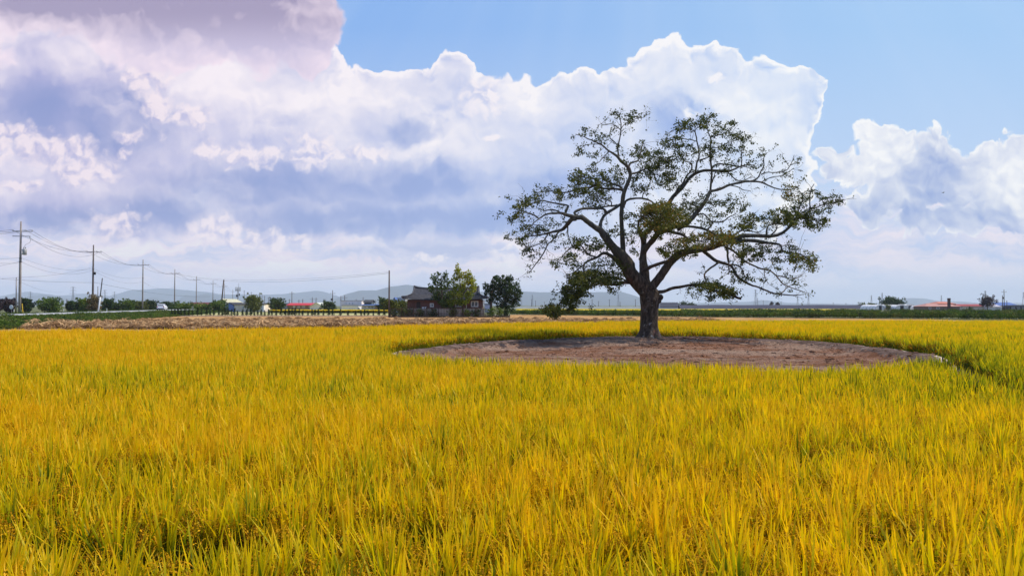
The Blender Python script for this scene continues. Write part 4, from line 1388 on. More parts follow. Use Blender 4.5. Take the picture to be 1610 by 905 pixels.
fo['kind'] = 'stuff'
# a little loose earth and leaf litter at the foot
# ------------------------------------------------------------------ background vegetation
def fol_mat(name, dark, mid, light, warm, trans=0.3):
    return leaf_mat(name, [(0.0, dark), (0.4, mid), (0.75, light), (1.0, warm)], trans=trans, gloss=0.02)


M_fol_dark = fol_mat('dark_foliage', (0.010, 0.026, 0.012), (0.024, 0.054, 0.017), (0.058, 0.105, 0.028), (0.11, 0.16, 0.04))
M_fol_green = fol_mat('green_foliage', (0.020, 0.045, 0.008), (0.055, 0.105, 0.012), (0.13, 0.20, 0.020), (0.26, 0.28, 0.03))
M_fol_olive = fol_mat('olive_foliage', (0.035, 0.045, 0.012), (0.08, 0.10, 0.018), (0.16, 0.18, 0.025), (0.30, 0.26, 0.03))
M_fol_gold = fol_mat('yellow_green_foliage', (0.05, 0.08, 0.006), (0.14, 0.20, 0.010), (0.32, 0.36, 0.014), (0.62, 0.50, 0.02), 0.5)
M_fol_brown = fol_mat('brownish_foliage', (0.05, 0.03, 0.018), (0.11, 0.07, 0.03), (0.26, 0.20, 0.09), (0.45, 0.38, 0.25))
M_fol_plum = fol_mat('plum_foliage', (0.02, 0.015, 0.02), (0.04, 0.025, 0.03), (0.07, 0.04, 0.05), (0.12, 0.07, 0.08))
M_stem = noisy('grey_brown_bark', (0.05, 0.038, 0.028), (0.12, 0.095, 0.075), 3.0, 0.9)


def leaf_cloud(rng, C, R3, n, size, tone, shell=0.55):
    """n leaf quads in an ellipsoid, denser towards the outside"""
    d = rng.normal(0, 1, (n, 3))
    d /= np.linalg.norm(d, axis=1)[:, None]
    r = rng.random(n) ** shell
    P = np.asarray(C) + d * r[:, None] * np.asarray(R3)
    a = rng.normal(0, 1, (n, 3))
    a /= np.linalg.norm(a, axis=1)[:, None]
    b = np.cross(a, rng.normal(0, 1, (n, 3)))
    b /= np.linalg.norm(b, axis=1)[:, None] + 1e-9
    L = size * rng.uniform(.6, 1.3, n)[:, None]
    q = np.stack([P, P + a * L * .5 + b * L * .38, P + a * L, P + a * L * .5 - b * L * .38], 1)
    t = np.clip(tone + rng.normal(0, .14, n), 0, 1)
    return q, np.repeat(t[:, None], 4, 1)


def crown_mesh(seed, W, H, m, z0=0.0, leaf=0.3, lobes=14, per=70, tone=.4, top=1.0, gaps=0.25, toptone=0.0, cone=False, size_j=0.32):
    rng = np.random.default_rng(seed)
    Q, T = [], []
    for i in range(lobes):
        t = (i + .5) / lobes
        z = z0 + H * (0.08 + 0.84 * t)
        if cone:
            rad = W / 2 * (1 - t) ** .7 * .8
        else:
            rad = W / 2 * math.sqrt(max(0.03, 1 - (2 * t - 1) ** 2 * (1.0 if t > .5 else .6))) * .72 * top
        a = i * 2.4 + rng.uniform(-.6, .6)
        rr_ = rad * rng.uniform(.35, 1.0)
        s = size_j * W * rng.uniform(.6, 1.15) * (0.55 + .6 * (1 - t) if cone else 1)
        c = (math.cos(a) * rr_, math.sin(a) * rr_, z)
        q, tt = leaf_cloud(rng, c, (s, s, s * .75), int(per * rng.uniform(.6, 1.3)), leaf, tone + rng.normal(0, .12) + toptone * t)  # toptone paints the sunlit top of the crown into the leaf colour
        Q.append(q)
        T.append(tt)
        # stray shoots that break the outline
        for _ in range(2):
            d = np.array([math.cos(a), math.sin(a), rng.uniform(-.1, .9)])
            q, tt = leaf_cloud(rng, np.array(c) + d * s * rng.uniform(.8, 1.25), (s * .28,) * 3, int(per * .12), leaf * .9, tone + .1)
            Q.append(q)
            T.append(tt)
    return quads_mesh('crown', np.concatenate(Q), [m], {'t': np.concatenate(T)})


def trunk_mesh(seed, H, r_, n_limb=5, spread=1.0, lean=0.0):
    rng = np.random.default_rng(seed)
    b = MB()
    pts = [Vector((lean * t * H * .3 + rng.normal(0, .02) * H * .3, rng.normal(0, .02) * H * .3, H * t)) for t in (0, .25, .5, .75, 1.0)]
    pts[0] = Vector((0, 0, -0.1))
    b.tube(pts, [r_ * 1.25, r_, r_ * .8, r_ * .5, r_ * .15], 7)
    for i in range(n_limb):
        t = .3 + .6 * i / n_limb
        p = Vector((0, 0, H * t))
        a = rng.uniform(0, 6.28)
        L = spread * rng.uniform(.5, .9)
        q = p + Vector((math.cos(a) * L * .5, math.sin(a) * L * .5, L * .35))
        e = p + Vector((math.cos(a) * L, math.sin(a) * L, L * .9))
        b.tube([p, q, e], [r_ * .45, r_ * .3, r_ * .08], 5)
    return to_mesh('trunk', b.v, b.f, [M_stem], True)


def tree_thing(name, label, px0, px1, ytop, Y, m, seed, zb=0.0, leaf=0.34, lobes=14, per=70, tone=.4, toptone=0.1, trunk=0.15, cone=False, group=None, cat='tree', ybase=None, size_j=.32, shade_r=None):
    xc = (px0 + px1) / 2
    W = (px1 - px0) / F * Y * (.86 if Y > 170 else 1.0)
    top = at(xc, ytop, Y)
    if ybase is not None:
        zb = at(xc, ybase, Y).z
    H = top.z - zb
    t = thing(name, label, cat, (top.x, Y, zb), group=group)
    z0 = H * trunk
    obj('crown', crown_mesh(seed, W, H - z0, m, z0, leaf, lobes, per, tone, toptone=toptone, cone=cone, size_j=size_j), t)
    obj('trunk', trunk_mesh(seed, H * .8, shade_r or max(.05, H * .03), 5, W * .4), t)
    return t


def px_line(lst):
    return [((px_ - 805) / F * Y, Y) for px_, Y in lst]


# bushes and trees beyond the road
BT = [('bush', 'plum dark bushy thicket at the left edge beside the tallest utility pole', -24, 6, 469, 176, M_fol_plum, 'bush'),
      ('bush', 'dark thicket just left of the tallest utility pole', 4, 24, 471, 178, M_fol_plum, 'bush'),
      ('bush', 'dark green bush tucked right behind the foot of the tallest utility pole', 31, 51, 470, 182, M_fol_dark, 'bush'),
      ('broad_tree', 'wide low green tree standing alone between the two tallest utility poles', 62, 98, 470, 186, M_fol_green, 'tree'),
      ('bush', 'small round green bush left of the clipped pair near the second utility pole', 105, 119, 475, 190, M_fol_dark, 'bush'),
      ('broad_tree', 'rounded green tree left of the ivy covered second utility pole', 116, 141, 471, 192, M_fol_green, 'tree'),
      ('ivy_thicket', 'brownish ivy and withered leaves climbing round the second utility pole', 139, 158, 464, 156, M_fol_brown, 'ivy'),
      ('clipped_tree', 'dark egg shaped clipped tree right of the leaning roadside pole', 161, 178, 471, 200, M_fol_dark, 'tree'),
      ('bush', 'small dark round bush right of the egg shaped tree', 177, 190, 477, 205, M_fol_dark, 'bush'),
      ('broad_tree', 'loose green tree left of the white car', 188, 214, 473, 214, M_fol_green, 'tree'),
      ('broad_tree', 'mixed green tree behind the roof of the white car', 208, 232, 475, 222, M_fol_olive, 'tree'),
      ('broad_tree', 'dark green tree to the right of the white car', 229, 250, 474, 228, M_fol_dark, 'tree'),
      ('hedge', 'long low dark hedge of trees left of the red roofed hall', 250, 276, 477, 236, M_fol_dark, 'hedge'),
      ('hedge', 'low dark hedge in front of the dark red roofed hall', 272, 304, 479, 226, M_fol_green, 'hedge'),
      ('hedge', 'green shrubs under the eave of the dark red roofed hall', 300, 336, 480.5, 226, M_fol_green, 'hedge'),
      ('bush', 'bushy green shrubs between the dark red hall and the small blue gable shed', 332, 356, 475, 224, M_fol_green, 'bush'),
      ('olive_tree', 'sunlit olive green tree standing before the long white shed', 384, 413, 465, 215, M_fol_olive, 'tree'),
      ('dome_tree', 'dark green dome shaped tree left of the bright red roof', 421, 446, 470, 225, M_fol_dark, 'tree'),
      ('broad_tree', 'dark green tree left of the pale two storey hall', 504, 529, 475, 240, M_fol_dark, 'tree'),
      ('spiky_tree', 'dark ragged tree right of the black roofed house', 592, 616, 471, 232, M_fol_dark, 'tree'),
      ('umbrella_tree', 'flat topped olive green tree at the foot of the lone tall pole', 604, 624, 473, 134, M_fol_olive, 'tree'),
      ('bush', 'olive green garden bush left of the tile roofed house', 620, 646, 473, 138, M_fol_olive, 'bush'),
      ]
for i, (nm, lb, a, b, yt, Y, m, ct) in enumerate(BT):
    cone = nm == 'clipped_tree'
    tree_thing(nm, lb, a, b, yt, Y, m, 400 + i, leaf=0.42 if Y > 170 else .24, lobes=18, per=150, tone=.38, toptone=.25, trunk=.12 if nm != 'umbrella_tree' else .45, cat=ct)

# bare shrub by the house
sh = thing('bare_shrub', 'nearly leafless garden tree with spreading twigs left of the tile roofed house', 'tree', (at(650, 480, 129).x, 127.5, 0.25))
b = MB()
rngs = np.random.default_rng(3)
for i in range(26):
    a = rngs.uniform(0, 6.28)
    p = Vector((rngs.normal(0, .2), 0, .2))
    pts = [p]
    d = Vector((math.cos(a) * .55, math.sin(a) * .55, 1.0)).normalized()
    for k in range(5):
        d = (d + Vector(rngs.normal(0, .28, 3))).normalized()
        pts.append(pts[-1] + d * .62)
    b.tube(pts, [.05, .035, .03, .022, .016, .008], 4, cap=False)
b.build('branches', M_stem, sh)

# trees of the tile roofed house, seen clearly
HY = 130.0
def built_tree(name, label, lobes_px, Y, m, seed, trunks, leaf, per, zb=.25, cat='tree'):
    """lobes_px: (px, py, rx, ry, tone) in the photo"""
    rng = np.random.default_rng(seed)
    xc = sum(l[0] for l in lobes_px) / len(lobes_px)
    base = Vector((at(xc, 480, Y).x, Y, zb))
    t = thing(name, label, cat, base)
    Q, T = [], []
    for (px_, py_, rx, ry, tn, *rest) in lobes_px:
        c = at(px_, py_, Y) - base
        sx, sz = rx / F * Y, ry / F * Y
        c.y += rng.normal(0, 1) * sx * .5
        n = int(2.2 * per * (rx * ry) / 40.0)
        q, tt = leaf_cloud(rng, c, (sx, sx * .9, sz), n, leaf, tn)  # lobe tones paint sunlit upper and shaded lower foliage
        Q.append(q)
        T.append(tt)
        for _ in range(5):
            a = rng.uniform(0, 6.28)
            q, tt = leaf_cloud(rng, np.array(c) + np.array([math.cos(a) * sx, rng.normal(0, .3) * sx, math.sin(a) * sz]) * 1.08, (sx * .22, sx * .22, sz * .22), n // 12, leaf, tn)
            Q.append(q)
            T.append(tt)
    cr = obj('crown', quads_mesh('crown', np.concatenate(Q), [m], {'t': np.concatenate(T)}), t)
    b = MB()
    for tk in trunks:
        pts = [at(p[0], p[1], Y) - base for p in tk]
        b.tube(pts, [p[2] / F * Y for p in tk], 7)
    b.build('trunk', M_stem, t, True)
    return t


built_tree('ginkgo_tree', 'green tree with airy notched crown before the left half of the tiled roof',
           [(684, 438, 6, 7, .45), (692, 446, 9, 7, .5), (698, 437, 5, 7, .4), (680, 452, 6, 6, .4), (688, 460, 9, 7, .45), (700, 452, 7, 6, .5), (706, 445, 5, 6, .45), (694, 470, 10, 7, .35), (684, 467, 6, 5, .35), (704, 464, 8, 7, .4), (700, 478, 9, 6, .3), (690, 431, 3, 4, .4), (701, 431, 2.5, 5, .35)], 126, M_fol_green, 71,
           [[(697, 497, 1.6), (696, 480, 1.4), (695, 462, 1.1), (694, 445, .7), (693, 434, .3)], [(696, 470, .8), (688, 458, .5), (684, 440, .25)]], .24, 85)
built_tree('ginkgo_tree', 'taller yellow green tree with a pointed top before the middle of the tiled roof',
           [(720, 424, 4, 8, .75), (724, 434, 8, 8, .7), (716, 438, 6, 7, .6), (733, 437, 6, 8, .75), (741, 440, 6, 8, .75), (738, 431, 5, 6, .7), (728, 448, 10, 8, .72), (716, 452, 8, 7, .5), (742, 452, 6, 7, .65), (736, 462, 10, 7, .5), (722, 463, 10, 7, .55), (712, 462, 7, 6, .4), (716, 474, 9, 6, .4), (730, 474, 9, 5, .45), (744, 447, 5, 5, .65), (706, 476, 6, 5, .35)], 125, M_fol_gold, 72,
           [[(727, 498, 1.6), (727, 482, 1.4), (726, 464, 1.1), (723, 444, .7), (720, 424, .3)], [(726, 466, .8), (735, 452, .6), (740, 436, .3)]], .24, 95)
built_tree('broad_tree', 'large dark round tree at the right end of the tile roofed house',
           [(786, 441, 11, 7, .45), (797, 446, 12, 8, .5), (775, 450, 9, 7, .4), (767, 457, 7, 7, .35), (786, 455, 14, 9, .4), (803, 457, 12, 9, .45), (812, 465, 8, 8, .45), (795, 468, 13, 9, .4), (778, 466, 9, 8, .3), (806, 476, 10, 8, .4), (790, 479, 9, 7, .3), (799, 484, 8, 5, .35), (780, 437, 5, 4, .5), (801, 438, 5, 5, .5), (815, 456, 5, 5, .45), (764, 448, 4, 4, .35), (812, 448, 4, 4, .5), (771, 472, 5, 4, .3)], 128, M_fol_dark, 73,
           [[(772, 496, 2.6), (772, 484, 2.3), (772, 470, 1.9), (774, 456, 1.0), (776, 446, .4)], [(796, 492, 2.0), (795, 478, 1.5), (793, 462, 1.0), (792, 446, .4)]], .26, 110)

# young conifers in a row along the harvested field
gl_ = px_line([(262, 146), (612, 146), (612, 197), (262, 250)])
m_ = bpy.data.meshes.new('grass_field')
m_.from_pydata([(x, y, .008) for x, y in gl_], [], [(0, 1, 2, 3)])
m_.materials.append(noisy('pale_dry_grass', (.24, .24, .08), (.46, .42, .18), .3, .95, world_=True))
struct(obj('grass_field', m_))
conif = []
for k in range(3):
    rngc = np.random.default_rng(900 + k)
    Q, T = [], []
    for j in range(9):
        t_ = j / 9
        q, tt = leaf_cloud(rngc, (rngc.normal(0, .03), rngc.normal(0, .03), .22 + 1.0 * t_), (.27 * (1 - t_) ** .75 + .03,) * 2 + (.12,), 46 - 3 * j, .11, .25 + .1 * rngc.random())
        Q.append(q)
        T.append(tt * .45)
    cm = quads_mesh('crown', np.concatenate(Q), [M_fol_dark], {'t': np.concatenate(T)})
    b = MB()
    b.tube([(0, 0, -.05), (0, 0, .35), (0, 0, 1.1)], [.03, .025, .008], 5)
    conif.append((cm, to_mesh('trunk', b.v, b.f, [M_stem])))
first = {}
xs_px = []
x_ = 270.0
while x_ < 606:
    xs_px.append(x_)
    x_ += random.choice([4.6, 5.2, 5.6, 6.4, 8.2]) if x_ < 520 else random.choice([5.5, 6.0, 8.5, 12.0])
for i, px_ in enumerate(xs_px):
    k = i % 3
    Y = 139.0 + random.uniform(-.6, .6)
    loc = (at(px_, 490, Y).x, Y, 0.02)
    s = random.uniform(.85, 1.35)
    sc_ = (s * random.uniform(.85, 1.25), s * random.uniform(.85, 1.25), s)
    if k not in first:
        t = thing('young_conifer', 'small dark young conifer in the row along the far edge of the stubble field', 'conifer', loc, group='young conifers planted in a row')
        obj('crown', conif[k][0], t)
        obj('trunk', conif[k][1], t)
        t.scale = sc_
        first[k] = t
    else:
        copy_tree(first[k], loc, random.uniform(0, 6.28), None, sc_)

# tufts of crops and verge plants, instanced
def tuft(seed, m, W, H, n, leaf):
    rng = np.random.default_rng(seed)
    q1, t1 = leaf_cloud(rng, (0, 0, H * .55), (W, W, H * .42), n, leaf, .42)
    h = (q1[:, 0, 2] / H)
    t1 = np.clip(t1 + (h[:, None] - .6) * .3, 0, 1)  # upper leaves coloured lighter to paint light from above
    return quads_mesh('tuft', q1, [m], {'t': t1})


def tuft_coll(name, mats_, W, H, n, leaf, k=4):
    c = bpy.data.collections.new(name)
    for i in range(k):
        c.objects.link(bpy.data.objects.new(name + '_%d' % i, tuft(50 + i + len(name), mats_[i % len(mats_)], W, H, n, leaf)))
    return c


soyc = tuft_coll('soy_tufts', [M_fol_green, M_fol_dark, M_fol_green, M_fol_olive], .42, .85, 60, .15)
vrgc = tuft_coll('verge_tufts', [M_fol_green, M_fol_green, M_fol_olive, M_fol_dark], .40, .55, 50, .14)


def strip_points(line, w, dens, zf, jit=1.0):
    """scatter points in a band of width w behind a polyline"""
    P = []
    for (x0, y0), (x1, y1) in zip(line[:-1], line[1:]):
        L = math.hypot(x1 - x0, y1 - y0)
        n = int(L * w * dens)
        t = RNG.random(n)
        o = RNG.random(n) * w
        nx, ny = -(y1 - y0) / L, (x1 - x0) / L
        if ny < 0:
            nx, ny = -nx, -ny
        X = x0 + (x1 - x0) * t + nx * o
        Y = y0 + (y1 - y0) * t + ny * o
        P.append(np.stack([X, Y, zf(X, Y, o)], -1))
    return np.concatenate(P)


def tuft_band(name, label, line, w, dens, coll, sc_, zf=lambda X, Y, o: X * 0, cat='crop', k=4):
    P = strip_points(line, w, dens, zf)
    n = len(P)
    s = sc_ * (0.75 + .5 * fbm(P[:, 0], P[:, 1], .25, 77, 3)) * RNG.uniform(.8, 1.2, n)
    RT = np.stack([np.zeros(n), np.zeros(n), RNG.uniform(0, 6.28, n)], -1)
    o = instance_obj(name, P, RNG.integers(0, k, n), np.full(n, .5), s, RT, coll)
    return stuff(o, label, cat)




tuft_band('soybean_crop', 'dark green soybean band right behind the harvested and standing rice on the right', px_line([(790, 160), (950, 141), (1100, 124), (1300, 114), (1660, 99)]), 13, 2.2, soyc, 1.15)
tuft_band('soybean_crop', 'thin far band of dark green crop below the buildings on the right', px_line([(1075, 176), (1350, 172), (1400, 176), (1700, 160)]), 10, 1.1, soyc, 1.25)


def bank_z(X, Y, o):
    c = (X - RD0.x) * rn.x + (Y - RD0.y) * rn.y
    return np.interp(c, [-10, -7.5, -3.6, 3.6, 9.5, 13.0], [0, .4, .76, .76, .25, 0]) - .05


def road_off(o, t0, t1):
    a, b_ = RD0.lerp(RD1, t0) + rn * o, RD0.lerp(RD1, t1) + rn * o
    return [(a.x, a.y), (b_.x, b_.y)]


def road_band(name, label, o0, o1, t0, t1, dens, coll, sc_, cat='plants'):
    L = (RD1 - RD0).length * (t1 - t0)
    n = int(L * abs(o1 - o0) * dens)
    t = t0 + (t1 - t0) * RNG.random(n)
    o = o0 + (o1 - o0) * RNG.random(n)
    X = RD0.x + (RD1.x - RD0.x) * t + rn.x * o
    Y = RD0.y + (RD1.y - RD0.y) * t + rn.y * o
    P = np.stack([X, Y, bank_z(X, Y, o)], -1)
    s = sc_ * (0.6 + .8 * fbm(X, Y, .2, 78, 3)) * RNG.uniform(.8, 1.2, n)
    RT = np.stack([np.zeros(n), np.zeros(n), RNG.uniform(0, 6.28, n)], -1)
    return stuff(instance_obj(name, P, RNG.integers(0, 4, n), np.full(n, .5), s, RT, coll), label, cat)


road_band('verge_plants', 'green weeds and low crop growing on the bank below the road', 5.2, 13.6, 0.03, 0.27, 3.2, vrgc, .72)
road_band('verge_plants', 'dark green hedge like verge on the far side of the road', -4.2, -8.5, 0.05, 0.62, 1.8, soyc, .52)
road_band('verge_plants', 'small green weeds on the bank further along the road', 5.0, 12.0, 0.27, 0.5, 1.4, vrgc, .6)

# far strips of ripe rice
M_far_rice = noisy('far_ripe_rice', (0.30, 0.24, 0.01), (0.55, 0.44, 0.02), 0.6, 0.95, 0.1, world_=True)
rc = bpy.data.collections.new('rice_patches')
for nme, me in kinds[14:]:
    rc.objects.link(bpy.data.objects.new('patch_' + nme, me))


def far_field(label, quad):
    (x0, y0), (x1, y1), (x2, y2), (x3, y3) = quad
    n = 24
    vs, fs = [], []
    for j in range(9):
        for i in range(n + 1):
            a = Vector((x0, y0)).lerp(Vector((x1, y1)), i / n)
            b_ = Vector((x3, y3)).lerp(Vector((x2, y2)), i / n)
            p = a.lerp(b_, j / 8)
            vs.append((p.x, p.y, .66 + .05 * random.random()))
    for j in range(8):
        for i in range(n):
            a = j * (n + 1) + i
            fs.append((a, a + 1, a + n + 2, a + n + 1))
    o = obj('rice_field', to_mesh('rice_field', vs, fs, [M_far_rice], True))
    struct(o)
    P = strip_points([(x0, y0), (x1, y1)], 2.4, 3.0, lambda X, Y, o: X * 0)
    m_ = len(P)
    q = instance_obj('rice_crop', P, RNG.integers(0, 6, m_), RNG.normal(.62, .12, m_), RNG.uniform(.9, 1.1, m_), np.stack([np.zeros(m_), np.zeros(m_), RNG.uniform(0, 6.28, m_)], -1), rc)
    stuff(q, label, 'rice')


far_field('thin far yellow rice strip behind the soybean band right of the big tree', px_line([(812, 196), (1345, 200), (1345, 285), (812, 285)]))
far_field('thin far yellow rice strip behind the row of young conifers', px_line([(424, 196), (612, 190), (612, 250), (424, 250)]))

# ---------------- straw left lying on the harvested field
M_straw = leaf_mat('rice_straw', [(0.0, (0.05, 0.022, 0.010)), (0.45, (0.28, 0.155, 0.07)), (1.0, (0.66, 0.43, 0.22))], trans=0.15, gloss=0.02)


def straw_mesh(seed):
    rng = np.random.default_rng(seed)
    Q, T = [], []
    for i in range(230):
        a = rng.uniform(0, 6.28)
        r0 = rng.uniform(0, .36)
        h = .30 * (1 - (r0 / .42) ** 2) * rng.uniform(.3, 1.1)
        c = np.array([math.cos(a) * r0 * 1.25, math.sin(a) * r0, max(h, .02)])
        d = np.array([math.cos(a) + rng.normal(0, .5), math.sin(a) + rng.normal(0, .5), rng.normal(-.55, .3)])
        d /= np.linalg.norm(d)
        L = rng.uniform(.10, .24)
        s = np.cross(d, rng.normal(0, 1, 3))
        s = s / np.linalg.norm(s) * rng.uniform(.010, .024)
        e = c + d * L
        e[2] = max(e[2], 0)
        Q.append([c - s, c + s, e + s * .6, e - s * .6])
        t = np.clip(.10 + h * 2.6 + rng.normal(0, .15), 0, 1)  # shading painted in by height: bright top, dark lower sides
        T.append([t] * 4)
    return quads_mesh('straw_heap', np.array(Q), [M_straw], {'t': np.array(T)})


smesh = [straw_mesh(s) for s in range(6)]
cand = []
while len(cand) < 1500:
    px_ = random.uniform(40, 1130)
    Y = 62 + 75 * random.random() ** 1.25
    X = (px_ - 805) / F * Y
    if inpoly(np.array([X]), np.array([Y]), HARV)[0] and not inpoly(np.array([X]), np.array([Y]), field_poly)[0]:
        if all(abs(X - c_[0]) + abs(Y - c_[1]) * .6 > .9 for c_ in cand[-300:]):
            cand.append((X, Y))


def rice_edge_y(X):
    return np.interp(X, [p[0] for p in FIELD_EDGE], [p[1] for p in FIELD_EDGE])


# what the standing rice hides from the photograph is left out
vis = []
for (X, Y) in cand:
    ok_ = True
    for q in np.linspace(.25, .99, 24):
        if Y * q < rice_edge_y(X * q) and CAMZ - (CAMZ - .22) * q < .86:
            ok_ = False
            break
    if ok_ and Y < 116 and (Y < 104 or random.random() < .3):
        vis.append((X, Y))
vis.sort(key=lambda c_: c_[1])
near = vis[:285]
sh0 = None
for i, (X, Y) in enumerate(near):
    s = random.uniform(.9, 1.8)
    if i < 6:
        o = obj('straw_heap', smesh[i])
        tag(o, 'small heap of cut tan rice straw lying on the harvested field', 'straw heap', 'straw heaps left on the harvested field')
        hp = o if i == 0 else hp
    else:
        o = hp.copy()
        o.data = smesh[i % 6]
        COL.objects.link(o)
    o.location = (X, Y, .012)
    o.rotation_euler = (0, 0, random.uniform(0, 6.28))
    o.scale = (s * random.uniform(1, 1.7), s, s * random.uniform(.7, 1.3))
print('straw heaps', len(near), 'of', len(vis))
sc2 = bpy.data.collections.new('straw_bits')
for i in range(3):
    sc2.objects.link(bpy.data.objects.new('straw_bit_%d' % i, smesh[i]))
far_ = vis[285:]
lit_ = [(X + random.uniform(-2, 2), Y + random.uniform(-2, 2)) for (X, Y) in vis for _ in range(3)]
allp = np.array([(x, y, .0) for x, y in far_ + lit_])
nfar = len(far_)
ss = np.concatenate([RNG.uniform(.7, 1.2, nfar), RNG.uniform(.2, .45, len(lit_))])
m_ = len(allp)
stuff(instance_obj('straw_litter', allp, RNG.integers(0, 3, m_), np.full(m_, .5), ss, np.stack([np.zeros(m_), np.zeros(m_), RNG.uniform(0, 6.28, m_)], -1), sc2),
      'loose rice straw scattered over the brown stubble', 'straw')
# ------------------------------------------------------------------ utility poles and wires
M_conc = noisy('pole_concrete', (0.20, 0.17, 0.15), (0.34, 0.30, 0.27), 1.2, 0.85)
M_dconc = noisy('dark_pole', (0.075, 0.055, 0.05), (0.14, 0.11, 0.10), 1.2, 0.85)
M_steel = mat('galvanised_steel', color=(0.20, 0.20, 0.21), rough=0.5, metal=0.6)
M_dark = mat('dark_fittings', color=(0.03, 0.03, 0.035), rough=0.6)
M_tank = noisy('transformer_grey', (0.34, 0.34, 0.33), (0.45, 0.45, 0.44), 3.0, 0.5)
M_yel = mat('yellow_guard', color=(0.62, 0.40, 0.03), rough=0.6)
M_wire = mat('wire', color=(0.03, 0.03, 0.035), rough=0.6)
M_whitep = noisy('white_paint', (0.62, 0.62, 0.61), (0.78, 0.78, 0.77), 2.0, 0.6)


def pole_body(parent, H, r0=.19, r1=.11, m=None):
    b = MB()
    b.tube([(0, 0, -.3), (0, 0, H * .33), (0, 0, H * .66), (0, 0, H)], [r0, r0 * .85 + r1 * .15, (r0 + r1) / 2, r1], 10)
    return b.build('pole', m or M_conc, parent, True)


def crossarm(parent, z, L, off=0.0, ins=(-.95, -.25, .95), up=True):
    b = MB()
    b.box((off - L / 2, -.05, z - .05), (off + L / 2, .05, z + .05))
    o = b.build('crossarm', M_steel, parent)
    for u in ins:
        c = MB()
        x = off + u * L / 2
        c.lathe([(.03, 0), (.075, .04), (.045, .09), (.075, .13), (.045, .18), (.06, .22), (.02, .27)] if up else [(.03, 0), (.07, -.05), (.045, -.1), (.07, -.15), (.03, -.22)], 8, (x, 0, z + (.05 if up else -.05)))
        c.build('insulator', M_tank, o)
    return o


pole_px = [(33, 348, 114.5), (147, 385, 159), (225, 408, 208), (275, 423, 264), (309, 434, 326), (335, 441, 386), (353, 446, 446), (366, 455, 560)]
plabels = ['tallest concrete utility pole at far left with two crossarms and a grey transformer', 'second tallest utility pole with one crossarm rising from ivy and shrubs', 'third utility pole standing behind the white car', 'fourth utility pole, left of the dark red roofed hall',
           'fifth utility pole, before the left part of the dark red roof', 'sixth utility pole, before the right end of the dark red roof', 'seventh utility pole, slim and partly behind a thick leaning one', 'eighth slim utility pole with a small transformer left of the mast']
PT = []
ang_line = math.atan2(-(14), 45)
poles = []
for i, ((px_, py_, Y), lb) in enumerate(zip(pole_px, plabels)):
    top = at(px_, py_, Y)
    H = top.z
    t = thing('utility_pole', lb, 'utility pole', (top.x, Y, 0), rz=.29 if i else .12, group='utility poles along the road')
    pole_body(t, H, .21, .115, M_conc if i != 1 else M_dconc)
    za = H - (1.35 if i == 0 else 1.55)
    if i == 0:
        crossarm(t, H - 1.55, 2.9, .25, (-.95, .35, .95))
        crossarm(t, H - 2.3, 2.6, .1, (.95,), up=False)
        b = MB()
        b.lathe([(.10, -.46), (.30, -.42), (.31, .42), (.26, .5), (.08, .54)], 14, (.62, -.05, H - 4.75))
        tk = b.build('transformer', M_tank, t, True)
        for dx in (-.12, .12):
            c = MB()
            c.lathe([(.03, 0), (.07, .05), (.04, .1), (.07, .16), (.03, .24)], 8, (.62 + dx, -.05, H - 4.22))
            c.build('bushing', M_dark, tk)
        b = MB()
        b.box((.0, -.06, H - 4.5), (.4, .06, H - 4.42))
        b.box((.0, -.06, H - 5.1), (.4, .06, H - 5.02))
        b.build('bracket', M_steel, t)
        b = MB()
        for (dx, ry) in ((.28, .1), (-.45, -.1)):
            b.tube([(dx * 1.8, ry, .0), (dx, ry, 2.3)], .075, 8)
        b.build('guard', M_yel, t)
        b = MB()
        b.lathe([(.16, -.09), (.2, 0), (.16, .09)], 10, (0, 0, H - 5.75))
        b.lathe([(.18, -.09), (.21, 0), (.18, .09)], 10, (0, 0, H - 6.25))
        b.build('clamp', M_dark, t)
        b = MB()
        b.tube([(1.25, 0, H - 2.4), (1.45, 0, H - 2.9), (1.3, 0, H - 3.3), (.7, 0, H - 3.6), (.5, 0, H - 4.1)], .02, 5, cap=False)
        b.build('jumper_wire', M_wire, t)
    else:
        crossarm(t, H - 1.55, 3.0 if i < 3 else 2.8, .1, (-.9, .35, .9))
        if i in (1, 7):
            b = MB()
            b.lathe([(.08, -.3), (.2, -.26), (.2, .24), (.08, .3)], 10, (.36 if i == 1 else -.4, -.05, H - (6.1 if i == 1 else 4.5)))
            b.build('transformer', M_dark if i == 1 else M_tank, t, True)
        if i < 3:
            b = MB()
            b.lathe([(.16, -.08), (.2, 0), (.16, .08)], 10, (0, 0, H - 5.2))
            b.build('clamp', M_dark, t)
    poles.append((Vector((top.x, Y, 0)), H, .29 if i else .12))


def cable(pts, sag, r_=.03, n=14):
    out = []
    for a, b_ in zip(pts[:-1], pts[1:]):
        for k in range(n):
            t = k / n
            p = a.lerp(b_, t)
            p.z -= sag * 4 * t * (1 - t)
            out.append(p)
    out.append(pts[-1])
    b = MB()
    b.tube(out, r_, 4)
    return b


def wire(name, label, pts, sag, r_=.03):
    return tag(cable(pts, sag, r_ * .72).build(name, M_wire), label, 'cable')


def arm_pt(i, u, dz):
    p, H, rz = poles[i]
    return Vector((p.x + math.cos(rz) * u, p.y + math.sin(rz) * u, H + dz))


